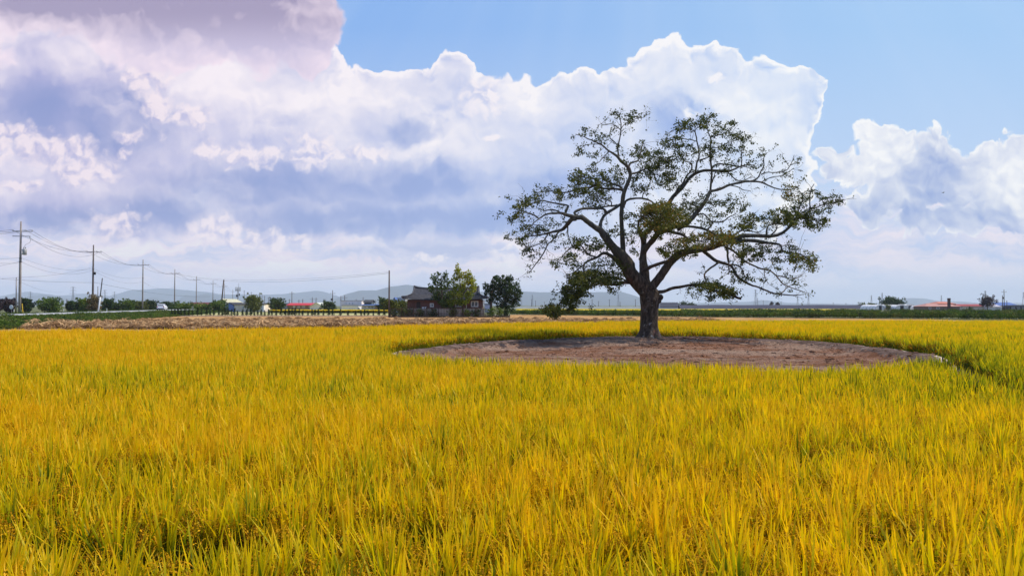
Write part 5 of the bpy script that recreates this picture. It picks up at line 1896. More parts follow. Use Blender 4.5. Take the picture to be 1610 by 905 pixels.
wire('overhead_wire', 'upper overhead wire on the left tips of the crossarms, pole to pole', [at(-260, 350, 112)] + [arm_pt(i, -1.25, -1.30) for i in range(8)], 1.15, .034)
wire('overhead_wire', 'upper overhead wire on the middle crossarm insulators, pole to pole', [at(-255, 348, 116)] + [arm_pt(i, .65, -1.30) for i in range(8)], 1.3, .034)
wire('overhead_wire', 'upper overhead wire on the right tips of the crossarms, pole to pole', [at(-250, 352, 119)] + [arm_pt(i, 1.5, -1.30) for i in range(8)], 1.5, .034)
wire('overhead_wire', 'overhead wire leaving the lower crossarm of the tallest pole', [arm_pt(0, 1.35, -2.55), arm_pt(1, .9, -1.7)], 1.7, .03)
wire('overhead_wire', 'upper of the two mid height service wires on the tallest pole', [at(-200, 388, 108), arm_pt(0, 0, -5.6), arm_pt(1, 0, -5.1), arm_pt(2, 0, -5.0)], 1.0, .022)
wire('overhead_wire', 'lower of the two mid height service wires on the tallest pole', [at(-200, 410, 108), arm_pt(0, 0, -6.2), arm_pt(1, 0, -5.4), arm_pt(2, 0, -6.2), arm_pt(3, 0, -6.3)], 1.4, .022)
wire('overhead_wire', 'thin wire running level from the frame edge to the tallest pole', [at(-200, 404, 114), arm_pt(0, 0, -6.5)], .3, .03)
wire('telephone_cable', 'beaded low telephone cable crossing behind the two tallest poles', [at(-200, 412, 128), at(150, 444, 150), at(330, 466, 235)], .9, .035)
wire('telephone_cable', 'thin low cable from the short post beside the tallest pole', [at(-200, 434, 110), at(26, 436, 112), at(147, 419, 158)], .5, .018)
wire('telephone_cable', 'thin cable sagging from low on the tallest pole towards the trees', [arm_pt(0, .1, -9.4), at(100, 458, 185)], .7, .015)
lone_top = at(612, 425, 125)
wire('overhead_wire', 'long level wire from the fourth utility pole to the lone tall pole', [arm_pt(3, .5, -1.6), lone_top + Vector((0, 0, -.45))], 2.2, .03)
wire('overhead_wire', 'second long level wire just above it to the lone tall pole', [arm_pt(3, -.9, -1.5), lone_top + Vector((0, 0, -.25))], 1.9, .022)


def simple_pole(name, label, px_, ytop, Y, r0, r1, m, group=None, zb=0.0, lean=0.0, arm=None, trans=False, cat='utility pole'):
    top = at(px_, ytop, Y)
    t = thing(name, label, cat, (top.x, Y, zb), group=group)
    H = top.z - zb
    b = MB()
    b.tube([(-lean, 0, -.1), (-lean * .5, 0, H * .5), (0, 0, H)], [r0, (r0 + r1) / 2, r1], 8)
    b.build('pole', m, t, True)
    if arm:
        crossarm(t, H - arm, 2.0, 0, (-.9, .9))
    if trans:
        b = MB()
        b.lathe([(.1, -.4), (.3, -.35), (.3, .35), (.1, .4)], 8, (-.4, 0, H - 3.4))
        b.build('transformer', M_dark, t, True)
    return t


simple_pole('wooden_post', 'short thin post immediately left of the tallest utility pole', 26, 436, 112, .10, .085, M_steel, cat='post')
simple_pole('wooden_post', 'short grey post behind the leaning roadside pole', 154, 450, 172, .11, .09, M_steel, cat='post')
lp = simple_pole('leaning_pole', 'slightly leaning roadside pole, dark above and whitewashed below', 161, 437, 126, .10, .08, M_dark, lean=.62, zb=.75, cat='post')
b = MB()
b.tube([(-.64, -.02, -.1), (-.30, -.02, 2.7)], [.125, .115], 8)
b.build('white_base', M_whitep, lp, True)
simple_pole('utility_pole', 'thick dark leaning pole between the dark red hall and the blue gable shed', 352, 439.5, 232, .24, .20, M_dconc, lean=.9)
lonep = simple_pole('utility_pole', 'lone tall bare pole just left of the tile roofed house', 612, 425, 125, .15, .11, M_dconc)
b = MB()
b.lathe([(.05, 0), (.09, .05), (.05, .1)], 8, (.1, 0, lone_top.z - .4))
b.build('insulator', M_tank, lonep)
for (x_, yt, Y, tr, ar, lb) in [(459, 458, 300, False, .8, 'thin pole rising behind the bright red roof'), (523, 456, 270, True, 1.2, 'pole with a transformer left of the pale two storey hall'),
                                (536, 465, 262, False, None, 'slim pole at the left corner of the pale two storey hall'), (542, 464, 268, False, .9, 'short pole with a crossarm above the left corner of the pale hall'),
                                (571, 467, 280, True, None, 'short pole above the right end of the pale two storey hall'), (491, 467, 310, True, .9, 'pole with crossarm and transformer above the right end of the red roof'),
                                (1578.5, 455, 300, True, 1.0, 'tall pole with transformer before the blue roofed barn'), (1576, 464, 296, False, None, 'shorter pole beside the tall one before the blue roofed barn'),
                                (1583, 472, 300, False, None, 'thin low post right of the poles by the blue roofed barn')]:
    simple_pole('utility_pole', lb, x_, yt, Y, .17, .11, M_dconc, arm=ar, trans=tr)
for (x_, yt, Y) in [(384, 456, 620), (395, 459, 640), (401, 462, 600), (408, 461, 620), (412, 464, 650), (416, 465, 560), (422, 467, 560), (445, 469, 480), (455, 470, 420), (470, 471, 430), (476, 470, 430), (497, 468, 420), (511, 470, 420),
                    (560, 470, 520), (836, 470, 700), (842, 472, 760), (856, 474, 800), (931, 470, 620), (941, 473, 700), (958, 470, 640), (975, 474, 700), (999, 470, 640), (1200, 472, 900), (1214, 474, 900), (1228, 473, 900), (1310, 475, 900), (1330, 476, 900), (105, 470, 420), (240, 474, 420), (590, 471, 480)]:
    simple_pole('utility_pole', 'tiny distant utility pole standing on the far plain', x_, yt, Y, .22, .18, M_dconc, group='tiny distant poles on the far plain', arm=.8)

# mobile phone mast
mt_ = thing('phone_mast', 'mobile phone mast with a ring of antennas behind the blue gable shed', 'mast', (at(374, 480, 380).x, 380, 0))
H = at(374, 450, 380).z
b = MB()
b.tube([(0, 0, -.3), (0, 0, H - 1.5)], [.35, .22], 8)
b.tube([(-.9, 0, -.3), (-.9, 0, H - 3.2)], [.06, .05], 5)
b.build('pole', M_conc, mt_, True)
b = MB()
b.lathe([(1.25, H - 1.9), (1.35, H - 1.8), (1.25, H - 1.7)], 12)
b.build('platform', M_steel, mt_)
for k in range(6):
    a = k * 1.047
    b = MB()
    b.box((-.17, -.1, H - 2.6), (.17, .1, H - .4))
    o = b.build('antenna', M_tank, mt_)
    o.location = (math.cos(a) * 1.15, math.sin(a) * 1.15, 0)
    o.rotation_euler = (0, 0, a + 1.57)
b = MB()
b.tube([(.3, 0, H - 1.6), (.3, 0, H + 1.6)], .05, 5)
b.box((-.9, -.3, H - 5.4), (-.2, .3, H - 4.3))
b.box((.5, -.2, H - 4.8), (.9, .2, H - 3.6))
b.build('equipment', M_dark, mt_)


# ---- transmission pylons far off
def pylon_mesh():
    b = MB()
    H, w = 30.0, 3.2
    for sx in (-1, 1):
        for sy in (-1, 1):
            b.tube([(sx * w, sy * w, 0), (sx * .8, sy * .8, 20), (sx * .5, sy * .5, H)], .22, 4)
    z = 0.0
    while z < 28:
        f = lambda q: w + (0.8 - w) * q / 20 if q < 20 else .8 - .3 * (q - 20) / 10
        z2 = z + max(2.0, f(z) * 1.2)
        for sy in (-1, 1):
            b.tube([(-f(z), sy * f(z), z), (f(z2), sy * f(z2), z2)], .12, 3)
            b.tube([(f(z), sy * f(z), z), (-f(z2), sy * f(z2), z2)], .12, 3)
        z = z2
    body = to_mesh('lattice', b.v, b.f, [M_steel])
    arms = MB()
    for (za, L) in ((19, 5.5), (23.5, 4.8), (28, 4.0)):
        for sx in (-1, 1):
            arms.tube([(0, -.5, za), (sx * L, 0, za + .4)], .16, 4)
            arms.tube([(0, .5, za + 1.3), (sx * L, 0, za + .4)], .12, 4)
            arms.tube([(sx * L, 0, za + .4), (sx * L, 0, za - 1.4)], .12, 4)
    return body, to_mesh('arms', arms.v, arms.f, [M_steel])


pb_, pa_ = pylon_mesh()
p0_ = None
for (x_, yt, Y) in [(1188, 455, 1350), (1191, 468, 1900), (1254, 465, 1700), (1271, 462, 1500), (1370, 464, 1650), (1387, 460, 1450), (1480, 464, 1600), (1549, 457, 1300), (1609, 459, 1350), (115, 450, 1500), (48, 458, 1700), (165, 455, 1500), (180, 458, 1700), (664, 440, 9000), (837, 463, 1700), (820, 470, 1900), (972, 462, 1700)]:
    if Y > 5000:
        continue
    top = at(x_, yt, Y)
    s = top.z / 30.0
    if p0_ is None:
        p0_ = thing('power_pylon', 'faint distant lattice power pylon on the horizon', 'pylon', (top.x, Y, 0), group='distant power pylons')
        obj('lattice', pb_, p0_)
        obj('arms', pa_, p0_)
        p0_.scale = (s * .8, s * .8, s)
        p0_.rotation_euler = (0, 0, .4)
    else:
        copy_tree(p0_, (top.x, Y, 0), .4 + .3 * random.random(), None, (s * .8, s * .8, s))
# ------------------------------------------------------------------ distant buildings
def plain(name, c, rough=.8, sc_=1.5, var=.12):
    return noisy(name, tuple(v * (1 - var) for v in c), tuple(min(1, v * (1 + var)) for v in c), sc_, rough, bscale=None)


M_glassw = mat('dark_window_glass', color=(0.05, 0.06, 0.08), rough=0.15, spec=.6)
M_frame = plain('white_window_frame', (.72, .72, .70))


def building(name, label, x0, x1, y_eave, y_ridge, Y, depth, style, wall, roof, wins=(), over=.35, rz=0.0, cat='building', roof_x=None, extra=None, wincol=None):
    a, b_ = at(x0, y_eave, Y), at(x1, y_eave, Y)
    ze, zr = a.z, at((x0 + x1) / 2, y_ridge, Y).z
    w = b_.x - a.x
    cxm = (a.x + b_.x) / 2
    t = thing(name, label, cat, (cxm, Y, 0), rz=rz)
    m = MB()
    hw = w / 2
    if style == 'gable':        # gable end towards us
        m.add([(-hw, 0, 0), (hw, 0, 0), (hw, 0, ze), (0, 0, zr - .12), (-hw, 0, ze), (-hw, depth, 0), (hw, depth, 0), (hw, depth, ze), (0, depth, zr - .12), (-hw, depth, ze)],
              [(0, 1, 2, 3, 4), (9, 8, 7, 6, 5), (0, 4, 9, 5), (1, 6, 7, 2)])
        m.build('wall', wall, t)
        r_ = MB()
        for sx in (-1, 1):
            x_o = hw + over
            zo = ze - (zr - ze) * over / hw
            P = [(0, -over, zr), (sx * x_o, -over, zo), (sx * x_o, depth + over, zo), (0, depth + over, zr)]
            P2 = [(p[0], p[1], p[2] - .14) for p in P]
            r_.add(P + P2, [(0, 1, 2, 3), (7, 6, 5, 4), (0, 4, 5, 1), (1, 5, 6, 2), (2, 6, 7, 3)])
        r_.build('roof', roof, t)
    else:
        m.box((-hw, 0, 0), (hw, depth, ze))
        m.build('wall', wall, t)
        r_ = MB()
        if style == 'flat':
            r_.box((-hw - .15, -.15, ze + .003), (hw + .15, depth + .15, zr))
        elif style == 'hip':
            o_ = over
            in_ = min(hw * .45, depth * .8)
            P = [(-hw - o_, -o_, ze), (hw + o_, -o_, ze), (hw + o_, depth + o_, ze), (-hw - o_, depth + o_, ze), (-hw + in_, depth / 2, zr), (hw - in_, depth / 2, zr)]
            r_.add(P, [(0, 1, 5, 4), (1, 2, 5), (2, 3, 4, 5), (3, 0, 4), (3, 2, 1, 0)])
        else:                   # ridge parallel to us
            o_ = over
            P = [(-hw - o_, -o_, ze), (hw + o_, -o_, ze), (hw + o_, depth / 2, zr), (-hw - o_, depth / 2, zr), (hw + o_, depth + o_, ze), (-hw - o_, depth + o_, ze)]
            P2 = [(p[0], p[1], p[2] - .12) for p in P]
            r_.add(P + P2, [(0, 1, 2, 3), (3, 2, 4, 5), (6 + 3, 6 + 2, 6 + 1, 6 + 0), (11, 10, 8, 9), (0, 6, 7, 1), (4, 10, 11, 5), (0, 3, 9, 6), (3, 5, 11, 9), (1, 7, 8, 2), (2, 8, 10, 4)])
            r_.add([(-hw, .0, ze - .02), (-hw, depth, ze - .02), (-hw, depth / 2, zr - .1), (hw, .0, ze - .02), (hw, depth, ze - .02), (hw, depth / 2, zr - .1)], [(0, 2, 1), (3, 4, 5)])
        r_.build('roof', roof, t)
    for (wx0, wx1, wy0, wy1) in wins:
        p, q = at(wx0, wy0, Y), at(wx1, wy1, Y)
        f = MB()
        X0, X1, Z1, Z0 = p.x - cxm, q.x - cxm, p.z, q.z
        e = .12
        f.box((X0, -.10, Z0), (X1, -.003, Z0 + e))
        f.box((X0, -.10, Z1 - e), (X1, -.003, Z1))
        f.box((X0, -.10, Z0 + e), (X0 + e, -.003, Z1 - e))
        f.box((X1 - e, -.10, Z0 + e), (X1, -.003, Z1 - e))
        f.box(((X0 + X1) / 2 - .04, -.09, Z0 + e), ((X0 + X1) / 2 + .04, -.003, Z1 - e))
        fo_ = f.build('window', wincol or M_frame, t)
        g_ = MB()
        g_.box((X0 + e, -.05, Z0 + e), (X1 - e, -.002, Z1 - e))
        g_.build('pane', M_glassw, fo_)
    return t


W_white, W_cream, W_beige, W_grey = plain('white_wall', (.80, .79, .76)), plain('cream_wall', (.76, .66, .54)), plain('beige_wall', (.52, .42, .34)), plain('grey_wall', (.36, .36, .37))
W_blue, W_brick, W_brown = plain('blue_wall', (.26, .34, .62)), plain('far_brick', (.20, .10, .08)), plain('brown_wall', (.22, .15, .12))
R_maroon, R_red, R_orange, R_blue = plain('maroon_roof', (.13, .035, .035)), plain('red_roof', (.48, .045, .06)), plain('orange_tile', (.50, .17, .11)), plain('blue_roof', (.08, .14, .34))
R_grey, R_dark, R_salmon, R_cream = plain('grey_roof', (.24, .24, .26)), plain('dark_roof', (.05, .05, .055)), plain('salmon_tile', (.44, .22, .18)), plain('pale_yellow_roof', (.46, .44, .30))
building('warehouse', 'long low hall with a dark maroon roof behind the hedge at left', 293.5, 333.5, 479.5, 475, 250, 9, 'long', W_cream, R_maroon)
building('gable_barn', 'pale yellowish gable barn behind the thick leaning pole', 337, 361, 477, 469.5, 262, 14, 'gable', W_cream, R_cream)
building('blue_shed', 'light blue gable ended shed with dark eaves beside the long cream shed', 353.5, 368.5, 479.5, 475, 236, 10, 'gable', W_blue, R_dark)
building('long_shed', 'long cream shed with a thin dark roof behind the olive tree', 368.6, 413, 478, 476, 233, 8, 'long', W_cream, R_dark, [(381, 384, 482, 485)])
building('white_panel_wall', 'small white end wall at the right end of the long cream shed', 411.5, 414.8, 479, 478.5, 229, 1.2, 'flat', W_white, R_grey)
building('red_cottage', 'small cottage with a muted red roof left of the dome shaped tree', 415, 427, 481, 477, 262, 8, 'hip', W_brown, plain('muted_red', (.34, .09, .08)))
building('grey_cottage', 'dark grey roofed cottage squeezed between the dome tree and bright red roof', 442, 452, 479, 476, 258, 7, 'long', W_grey, R_dark, [(449, 451, 478, 481)])
building('red_roof_building', 'long brown building with the brightest red roof left of the middle', 452, 490, 479.5, 476, 250, 9, 'long', W_brown, R_red, [(461, 464, 480.5, 483.5), (468, 471.5, 481, 483.5), (475, 479.5, 480, 483.5)])
building('white_gable_house', 'white gable roofed house with an orange ridge right of the bright red roof', 487, 508, 481, 475.2, 244, 9, 'gable', W_white, plain('pale_green_roof', (.50, .52, .46)))
building('village_hall', 'pale flat roofed two storey hall with three small windows and blue grey trim', 535.5, 568.5, 472.6, 472.0, 256, 10, 'flat', plain('pink_white_wall', (.78, .70, .66)), R_grey,
         [(543, 545.5, 475.8, 478), (548, 551, 475.8, 478), (553, 556, 475.8, 478), (543, 545.5, 481.5, 483), (548, 551, 481.5, 483)])
tv_ = MB()
p, q = at(536, 479.9, 255.6), at(563, 480.9, 255.6)
building('hall_annexe', 'low white annexe with a blue grey roof before the pale two storey hall', 537, 563, 480.4, 479.7, 250, 5, 'flat', W_white, plain('blue_grey_trim', (.22, .28, .36)))
building('black_roof_house', 'small house with a black upper storey and a blue porch roof', 569, 592, 479.5, 478, 246, 8, 'long', W_grey, R_blue, [(571, 576, 481, 484.5), (578, 588, 481, 484.5)])
building('black_roof_tower', 'little black roofed upper room over the blue porch', 572.5, 584, 475, 471, 249, 5, 'long', plain('dark_green_wall', (.10, .12, .11)), R_dark)
building('brown_shed', 'small brown shed right of the blue porch', 590, 597, 480.5, 479, 244, 5, 'flat', W_brown, R_dark)
building('white_shed', 'small white roofed shed seen left of the tile roofed house', 622, 637, 468.5, 467, 220, 8, 'flat', W_grey, plain('white_roof', (.7, .7, .7)))
building('blue_hut', 'tiny blue gabled hut behind the flat topped olive tree', 617.5, 622.5, 471, 467, 216, 4, 'gable', W_blue, R_blue)
building('white_van_shed', 'pale low shed glimpsed between the tile roofed house and the dark round tree', 762, 770, 479, 477, 210, 6, 'flat', plain('lilac_wall', (.5, .48, .62)), R_grey)
# right-hand side
building('striped_hall', 'long pale hall with dark horizontal stripes right of the big trunk', 1038, 1066, 475.6, 475, 400, 20, 'flat', plain('striped_wall_white', (.66, .60, .62)), R_grey)
st = MB()
for yy_ in (477.4, 479.7, 482.0):
    p, q = at(1038, yy_, 399.6), at(1066, yy_ + .9, 399.6)
    st.box((p.x, 399.7, q.z), (q.x, 399.97, p.z))
o_ = st.build('stripe', plain('stripe_purple', (.18, .13, .16)))
par = [o for o in COL.objects if o.name.startswith('striped_hall')][0]
o_.parent = par
o_.location = (-par.location.x, -par.location.y, 0)
building('orange_tile_house', 'low house with an orange tiled roof and raised middle gable on the right', 1455, 1509, 481.5, 476.5, 300, 9, 'hip', W_brown, R_salmon, [(1460, 1464, 482.5, 485.5), (1472, 1477, 482.5, 485.5)])
building('orange_gable', 'raised orange tiled gable over the middle of the orange tiled house', 1476, 1503, 477.5, 474, 303, 9, 'hip', W_brown, R_orange)
ch_ = MB()
p, q = at(1490.5, 469.5, 294), at(1493.6, 486, 294)
ch_.box((-.42, -.42, 0), (.42, .42, p.z))
ch_.box((-.5, -.5, p.z + .003), (.5, .5, p.z + .25))
c_ = ch_.build('chimney', plain('dark_brick', (.10, .05, .045)))
c_.location = ((p.x + q.x) / 2, 294, 0)
tag(c_, 'tall dark square chimney standing before the orange tiled house', 'chimney')
building('red_long_shed', 'long shed with a dark red roof between the orange house and the bare tree', 1506, 1548, 481, 477.8, 308, 8, 'long', W_cream, plain('deep_red_roof', (.30, .06, .06)), [(1510, 1514, 482, 484)])
building('small_white_house', 'small white house with a pale hipped roof left of the blue roofed barn', 1557, 1574, 482, 477, 304, 7, 'hip', W_white, plain('pale_roof', (.45, .42, .46)), [(1565, 1568.5, 482.6, 484.2)])
building('blue_roof_barn', 'cream barn with a long blue roof at the right edge', 1562, 1600, 480, 475, 318, 12, 'long', W_cream, R_blue, [(1575, 1578, 481.5, 486)])
tree_thing('spreading_tree', 'dark reddish spreading tree between the red shed and the small white house', 1538, 1566, 467, 300, M_fol_plum, 801, leaf=.5, lobes=13, per=90, trunk=.35)
tree_thing('broad_tree', 'dark green flat topped tree behind the white polytunnels', 1385, 1420, 470, 345, M_fol_dark, 802, leaf=.6, lobes=18, per=200, trunk=.2)
tree_thing('bush', 'dark bush between the two left polytunnels', 1391, 1401, 479, 318, M_fol_olive, 803, leaf=.35, lobes=10, per=60, trunk=.05, cat='bush')
tree_thing('bush', 'small dark bush before the red roofed long shed', 1521, 1530, 482.5, 298, M_fol_dark, 804, leaf=.3, lobes=8, per=60, trunk=.05, cat='bush')
tree_thing('far_grove', 'low bluish green grove right of the striped hall', 1066, 1082, 475.5, 560, M_fol_dark, 805, leaf=.9, lobes=12, per=60, trunk=.05, cat='grove')
tree_thing('far_grove', 'lower bluish green grove tailing off along the embankment', 1080, 1094, 477, 560, M_fol_dark, 806, leaf=.9, lobes=12, per=60, trunk=.05, cat='grove')
tree_thing('far_tree', 'left of two tiny dark trees on the long embankment', 1210, 1216, 474.5, 520, M_fol_plum, 807, leaf=.7, lobes=8, per=50, trunk=.1)
tree_thing('far_tree', 'right of two tiny dark trees on the long embankment', 1219, 1226, 474.8, 520, M_fol_plum, 808, leaf=.7, lobes=8, per=50, trunk=.1)
tree_thing('far_grove', 'pale hazy row of bushes left of the white polytunnels', 1348, 1364, 477.5, 520, M_fol_olive, 809, leaf=.8, lobes=10, per=50, trunk=.05, cat='grove')
tree_thing('far_grove', 'pale hazy bushes just left of the largest polytunnel', 1362, 1378, 477.5, 520, M_fol_olive, 810, leaf=.8, lobes=10, per=50, trunk=.05, cat='grove')


# polytunnels
M_poly = plain('white_film', (.84, .80, .74), .45)
M_net = plain('black_net', (.035, .037, .05))


def tunnel(label, x0, x1, ytop, Y, L, m, rz=0.0, name='polytunnel', ribs=True):
    a, b_, c = at(x0, ytop, Y), at(x1, ytop, Y), at((x0 + x1) / 2, ytop, Y)
    w, h = (b_.x - a.x) / 2, c.z
    t = thing(name, label, 'polytunnel', (c.x, Y, 0), rz=rz)
    m1 = MB()
    n, k = 14, 10
    vs = []
    for j in range(k + 1):
        for i in range(n + 1):
            u = math.pi * i / n
            vs.append((-math.cos(u) * w, L * j / k, max(0, math.sin(u)) ** .7 * h * (1 + .02 * random.random())))
    fs = [(j * (n + 1) + i, j * (n + 1) + i + 1, (j + 1) * (n + 1) + i + 1, (j + 1) * (n + 1) + i) for j in range(k) for i in range(n)]
    fs.append(tuple(range(n + 1)))
    fs.append(tuple(k * (n + 1) + i for i in range(n + 1))[::-1])
    m1.add(vs, fs)
    m1.build('film', m, t, False)
    r_ = MB()
    for j in range(0, k + 1, 2):
        r_.tube([(-math.cos(math.pi * i / 10) * (w + .03), L * j / k + (.03 if j == 0 else 0) * -1, math.sin(math.pi * i / 10) ** .7 * (h + .03) if 0 < i < 10 else 0) for i in range(11)], .04, 4)
    r_.build('hoop', M_steel, t)
    d = MB()
    d.box((-.7, -.08, 0), (.7, -.01, 1.9))
    d.build('door', M_dark if m is M_poly else M_steel, t)
    return t


tunnel('leftmost white polytunnel with a rounded end on the right of the plain', 1375, 1393, 479, 318, 9, M_poly, .3)
tunnel('second white polytunnel from the left, half hidden by a dark bush', 1398, 1412, 478.6, 322, 10, M_poly, .1)
tunnel('third white polytunnel, broad, before the dark flat topped tree', 1408, 1428, 479, 312, 10, M_poly, -.15)
tunnel('fourth white polytunnel with a dark open mouth', 1422, 1440, 478.3, 316, 10, M_poly, -.1)
tunnel('smallest white polytunnel nearest the orange tiled house', 1438, 1449, 480.2, 312, 9, M_poly, 0)
tunnel('left dark netted tunnel at the right edge of the plain', 1588, 1598, 479.5, 300, 8, M_net, -.3)
tunnel('middle dark netted tunnel at the right edge of the plain', 1596, 1606, 479.3, 300, 8, M_net, -.3)
tunnel('right dark netted tunnel at the right edge of the plain', 1604, 1614, 479.3, 300, 8, M_net, -.3)

# long embankment
def bank(name, label, x0, x1, Y0, Y1, yt, m, w=14):
    vs = []
    n = 40
    for i in range(n + 1):
        t = i / n
        px_ = x0 + (x1 - x0) * t
        Y = Y0 + (Y1 - Y0) * t
        p = at(px_, yt + .25 * math.sin(i * .7), Y)
        vs += [(p.x, Y - w * .4, -.02), (p.x, Y - 2, p.z), (p.x, Y + 2, p.z), (p.x, Y + w * .4, -.02)]
    fs = [(i * 4 + k, (i + 1) * 4 + k, (i + 1) * 4 + k + 1, i * 4 + k + 1) for i in range(n) for k in range(3)]
    o = obj(name, to_mesh(name, vs, fs, [m]))
    return tag(o, label, 'embankment')


bank('embankment', 'long low dark blue grey embankment across the right half of the plain', 1066, 1430, 470, 440, 479.2, plain('dark_bank', (.075, .072, .10), .95, .3))
bank('embankment', 'thin pale grey road embankment left of the striped hall', 800, 1040, 520, 480, 482.0, plain('pale_bank', (.26, .27, .27), .95, .3))

# ------------------------------------------------------------------ the tile roofed house
M_tile = mat('dark_roof_tile', lambda g: (lambda p, n: {'color': g.ramp(n, [(.3, (.035, .035, .042)), (.7, (.085, .083, .095))]), 'bump': (n, .05, 1.0)})(opos(g), g.noise(opos(g), 2.5, 6, .6)), rough=.7)


def brick_fn(g):
    bt = g.n('ShaderNodeTexBrick')
    sp = g.n('ShaderNodeSeparateXYZ')
    g.put(sp.inputs[0], opos(g))
    g.put(bt.inputs['Vector'], g.xyz(E(g, sp.outputs[0]) + E(g, sp.outputs[1]), E(g, sp.outputs[2])))
    bt.inputs['Color1'].default_value = (.19, .055, .040, 1)
    bt.inputs['Color2'].default_value = (.11, .035, .028, 1)
    bt.inputs['Mortar'].default_value = (.16, .12, .10, 1)
    bt.inputs['Scale'].default_value = 1.0
    bt.inputs['Brick Width'].default_value = .23
    bt.inputs['Row Height'].default_value = .08
    bt.inputs['Mortar Size'].default_value = .012
    return {'color': bt.outputs[0]}


M_brick = mat('red_brick', brick_fn, rough=.9)
Hc = at(702, 480, HY)
hz0 = .25
house = thing('tile_roofed_house', 'traditional single storey brick house with a curved dark tiled roof and upturned corners', 'house', (Hc.x, HY, hz0))
zE, zR = at(702, 471.5, HY).z - hz0, at(702, 455.0, HY + 4).z - hz0
a_, b2 = 65 / F * HY, 4.1      # half length of the eaves, half depth
rh = 50.5 / F * HY
m = MB()
m.box((-a_ + .85, -b2 + .9, 0), (a_ - .95, b2 - .9, zE + .1))
m.build('wall', M_brick, house)
rf = MB()
NU = 24
levels = [0, .15, .3, .45, .6, .72, .84, .93, 1.0]


def lvl(t):
    half = rh if t <= .45 else rh + (a_ - rh) * ((t - .45) / .55) ** 1.15
    z = zE + (zR - zE) * (1 - t) ** 1.35
    return half, b2 * (.04 + .96 * t), z


def up(u, t):
    return .42 * abs(u) ** 5 * t ** 2 + .22 * abs(u) ** 6 * (1 - t)


rings = []
for t in levels:
    hl, hd, z = lvl(t)
    rings.append([(-hl + 2 * hl * i / NU, hd, z + up(-1 + 2 * i / NU, t)) for i in range(NU + 1)])
for sgn in (-1, 1):
    vs = [(x, sgn * y, z) for r_ in rings for (x, y, z) in r_]
    k = NU + 1
    fs = [(j * k + i, j * k + i + 1, (j + 1) * k + i + 1, (j + 1) * k + i) for j in range(len(levels) - 1) for i in range(NU)]
    rf.add(vs, fs)
for sx in (-1, 1):
    hip = []
    ts = [t for t in levels if t >= .45]
    for t in ts:
        hl, hd, z = lvl(t)
        hip.append([(sx * hl, -hd + 2 * hd * i / 10, z + up(1, t) * (0.35 + .65 * abs(-1 + .2 * i) ** 3)) for i in range(11)])
    vs = [p for r_ in hip for p in r_]
    rf.add(vs, [(j * 11 + i, j * 11 + i + 1, (j + 1) * 11 + i + 1, (j + 1) * 11 + i) for j in range(len(ts) - 1) for i in range(10)])
    # gable triangle
    hl, hd, z = lvl(.45)
    rf.add([(sx * (rh - .1), -hd, z), (sx * (rh - .1), hd, z), (sx * (rh - .1), 0, zR)], [(0, 1, 2)])
# eave soffit
hl, hd, z = lvl(1.0)
rf.add([(-hl, -hd, z - .1), (hl, -hd, z - .1), (hl, hd, z - .1), (-hl, hd, z - .1)], [(3, 2, 1, 0)])
roof = rf.build('roof', M_tile, house, False)
# tile rows as real ribs running down the slope
rb = MB()
nrib = 46
for i in range(nrib + 1):
    u = -1 + 2 * i / nrib
    for sgn in (-1,):
        pts = []
        for t in (0.02, .2, .45, .7, .88, 1.0):
            hl, hd, z = lvl(t)
            x = u * rh if t <= .45 else u * hl
            pts.append((x, sgn * hd * 1.004, z + up(u if t > .45 else u, t) + .035))
        rb.tube(pts, .055, 4)
rib = rb.build('tile_rows', M_tile, roof)
rib['kind'] = 'stuff'
rg = MB()
rg.tube([(-rh - .12 + (2 * rh + .24) * i / 16, 0, zR + .12 + up(-1 + i / 8, 0) * 1.5) for i in range(17)], [.22] + [.16] * 15 + [.22], 8)
rg.build('roof_ridge', M_tile, roof, True)
for sx in (-1, 1):
    for sy in (-1, 1):
        g1 = MB()
        pts = [(sx * rh, sy * .1, zR + .28)]
        for t in (.2, .45, .6, .8, 1.0):
            hl, hd, z = lvl(t)
            pts.append((sx * hl, sy * hd, z + up(1, t) + .1))
        g1.tube(pts, [.15, .13, .15, .12, .12, .16], 6)
        g1.build('hip_ridge', M_tile, roof, True)
yw = -b2 + .9


def house_window(x0, x1, y0, y1, m=None):
    p, q = at(x0, y0, HY + yw), at(x1, y1, HY + yw)
    X0, X1, Z1, Z0 = p.x - Hc.x, q.x - Hc.x, p.z - hz0, q.z - hz0
    e = .13
    f = MB()
    f.box((X0, yw - .12, Z0), (X1, yw - .003, Z0 + e))
    f.box((X0, yw - .12, Z1 - e), (X1, yw - .003, Z1))
    f.box((X0, yw - .12, Z0 + e), (X0 + e, yw - .003, Z1 - e))
    f.box((X1 - e, yw - .12, Z0 + e), (X1, yw - .003, Z1 - e))
    f.box(((X0 + X1) / 2 - .05, yw - .1, Z0 + e), ((X0 + X1) / 2 + .05, yw - .003, Z1 - e))
    o = f.build('window', M_frame, house)
    for (u0, u1) in ((X0 + e, (X0 + X1) / 2 - .05), ((X0 + X1) / 2 + .05, X1 - e)):
        g_ = MB()
        g_.box((u0, yw - .05, Z0 + e), (u1, yw - .002, Z1 - e))
        g_.build('pane', M_glassw, o)
    return o


house_window(715.5, 727, 473, 482.2)
house_window(740.5, 752, 473, 482.2)
house_window(676, 682, 476.5, 482.5)
dr = MB()
p, q = at(655, 474, HY + yw), at(661, 485.5, HY + yw)
dr.box((p.x - Hc.x, yw - .06, q.z - hz0), (q.x - Hc.x, yw - .003, p.z - hz0))
dr.build('door', plain('dark_door', (.05, .035, .03)), house)
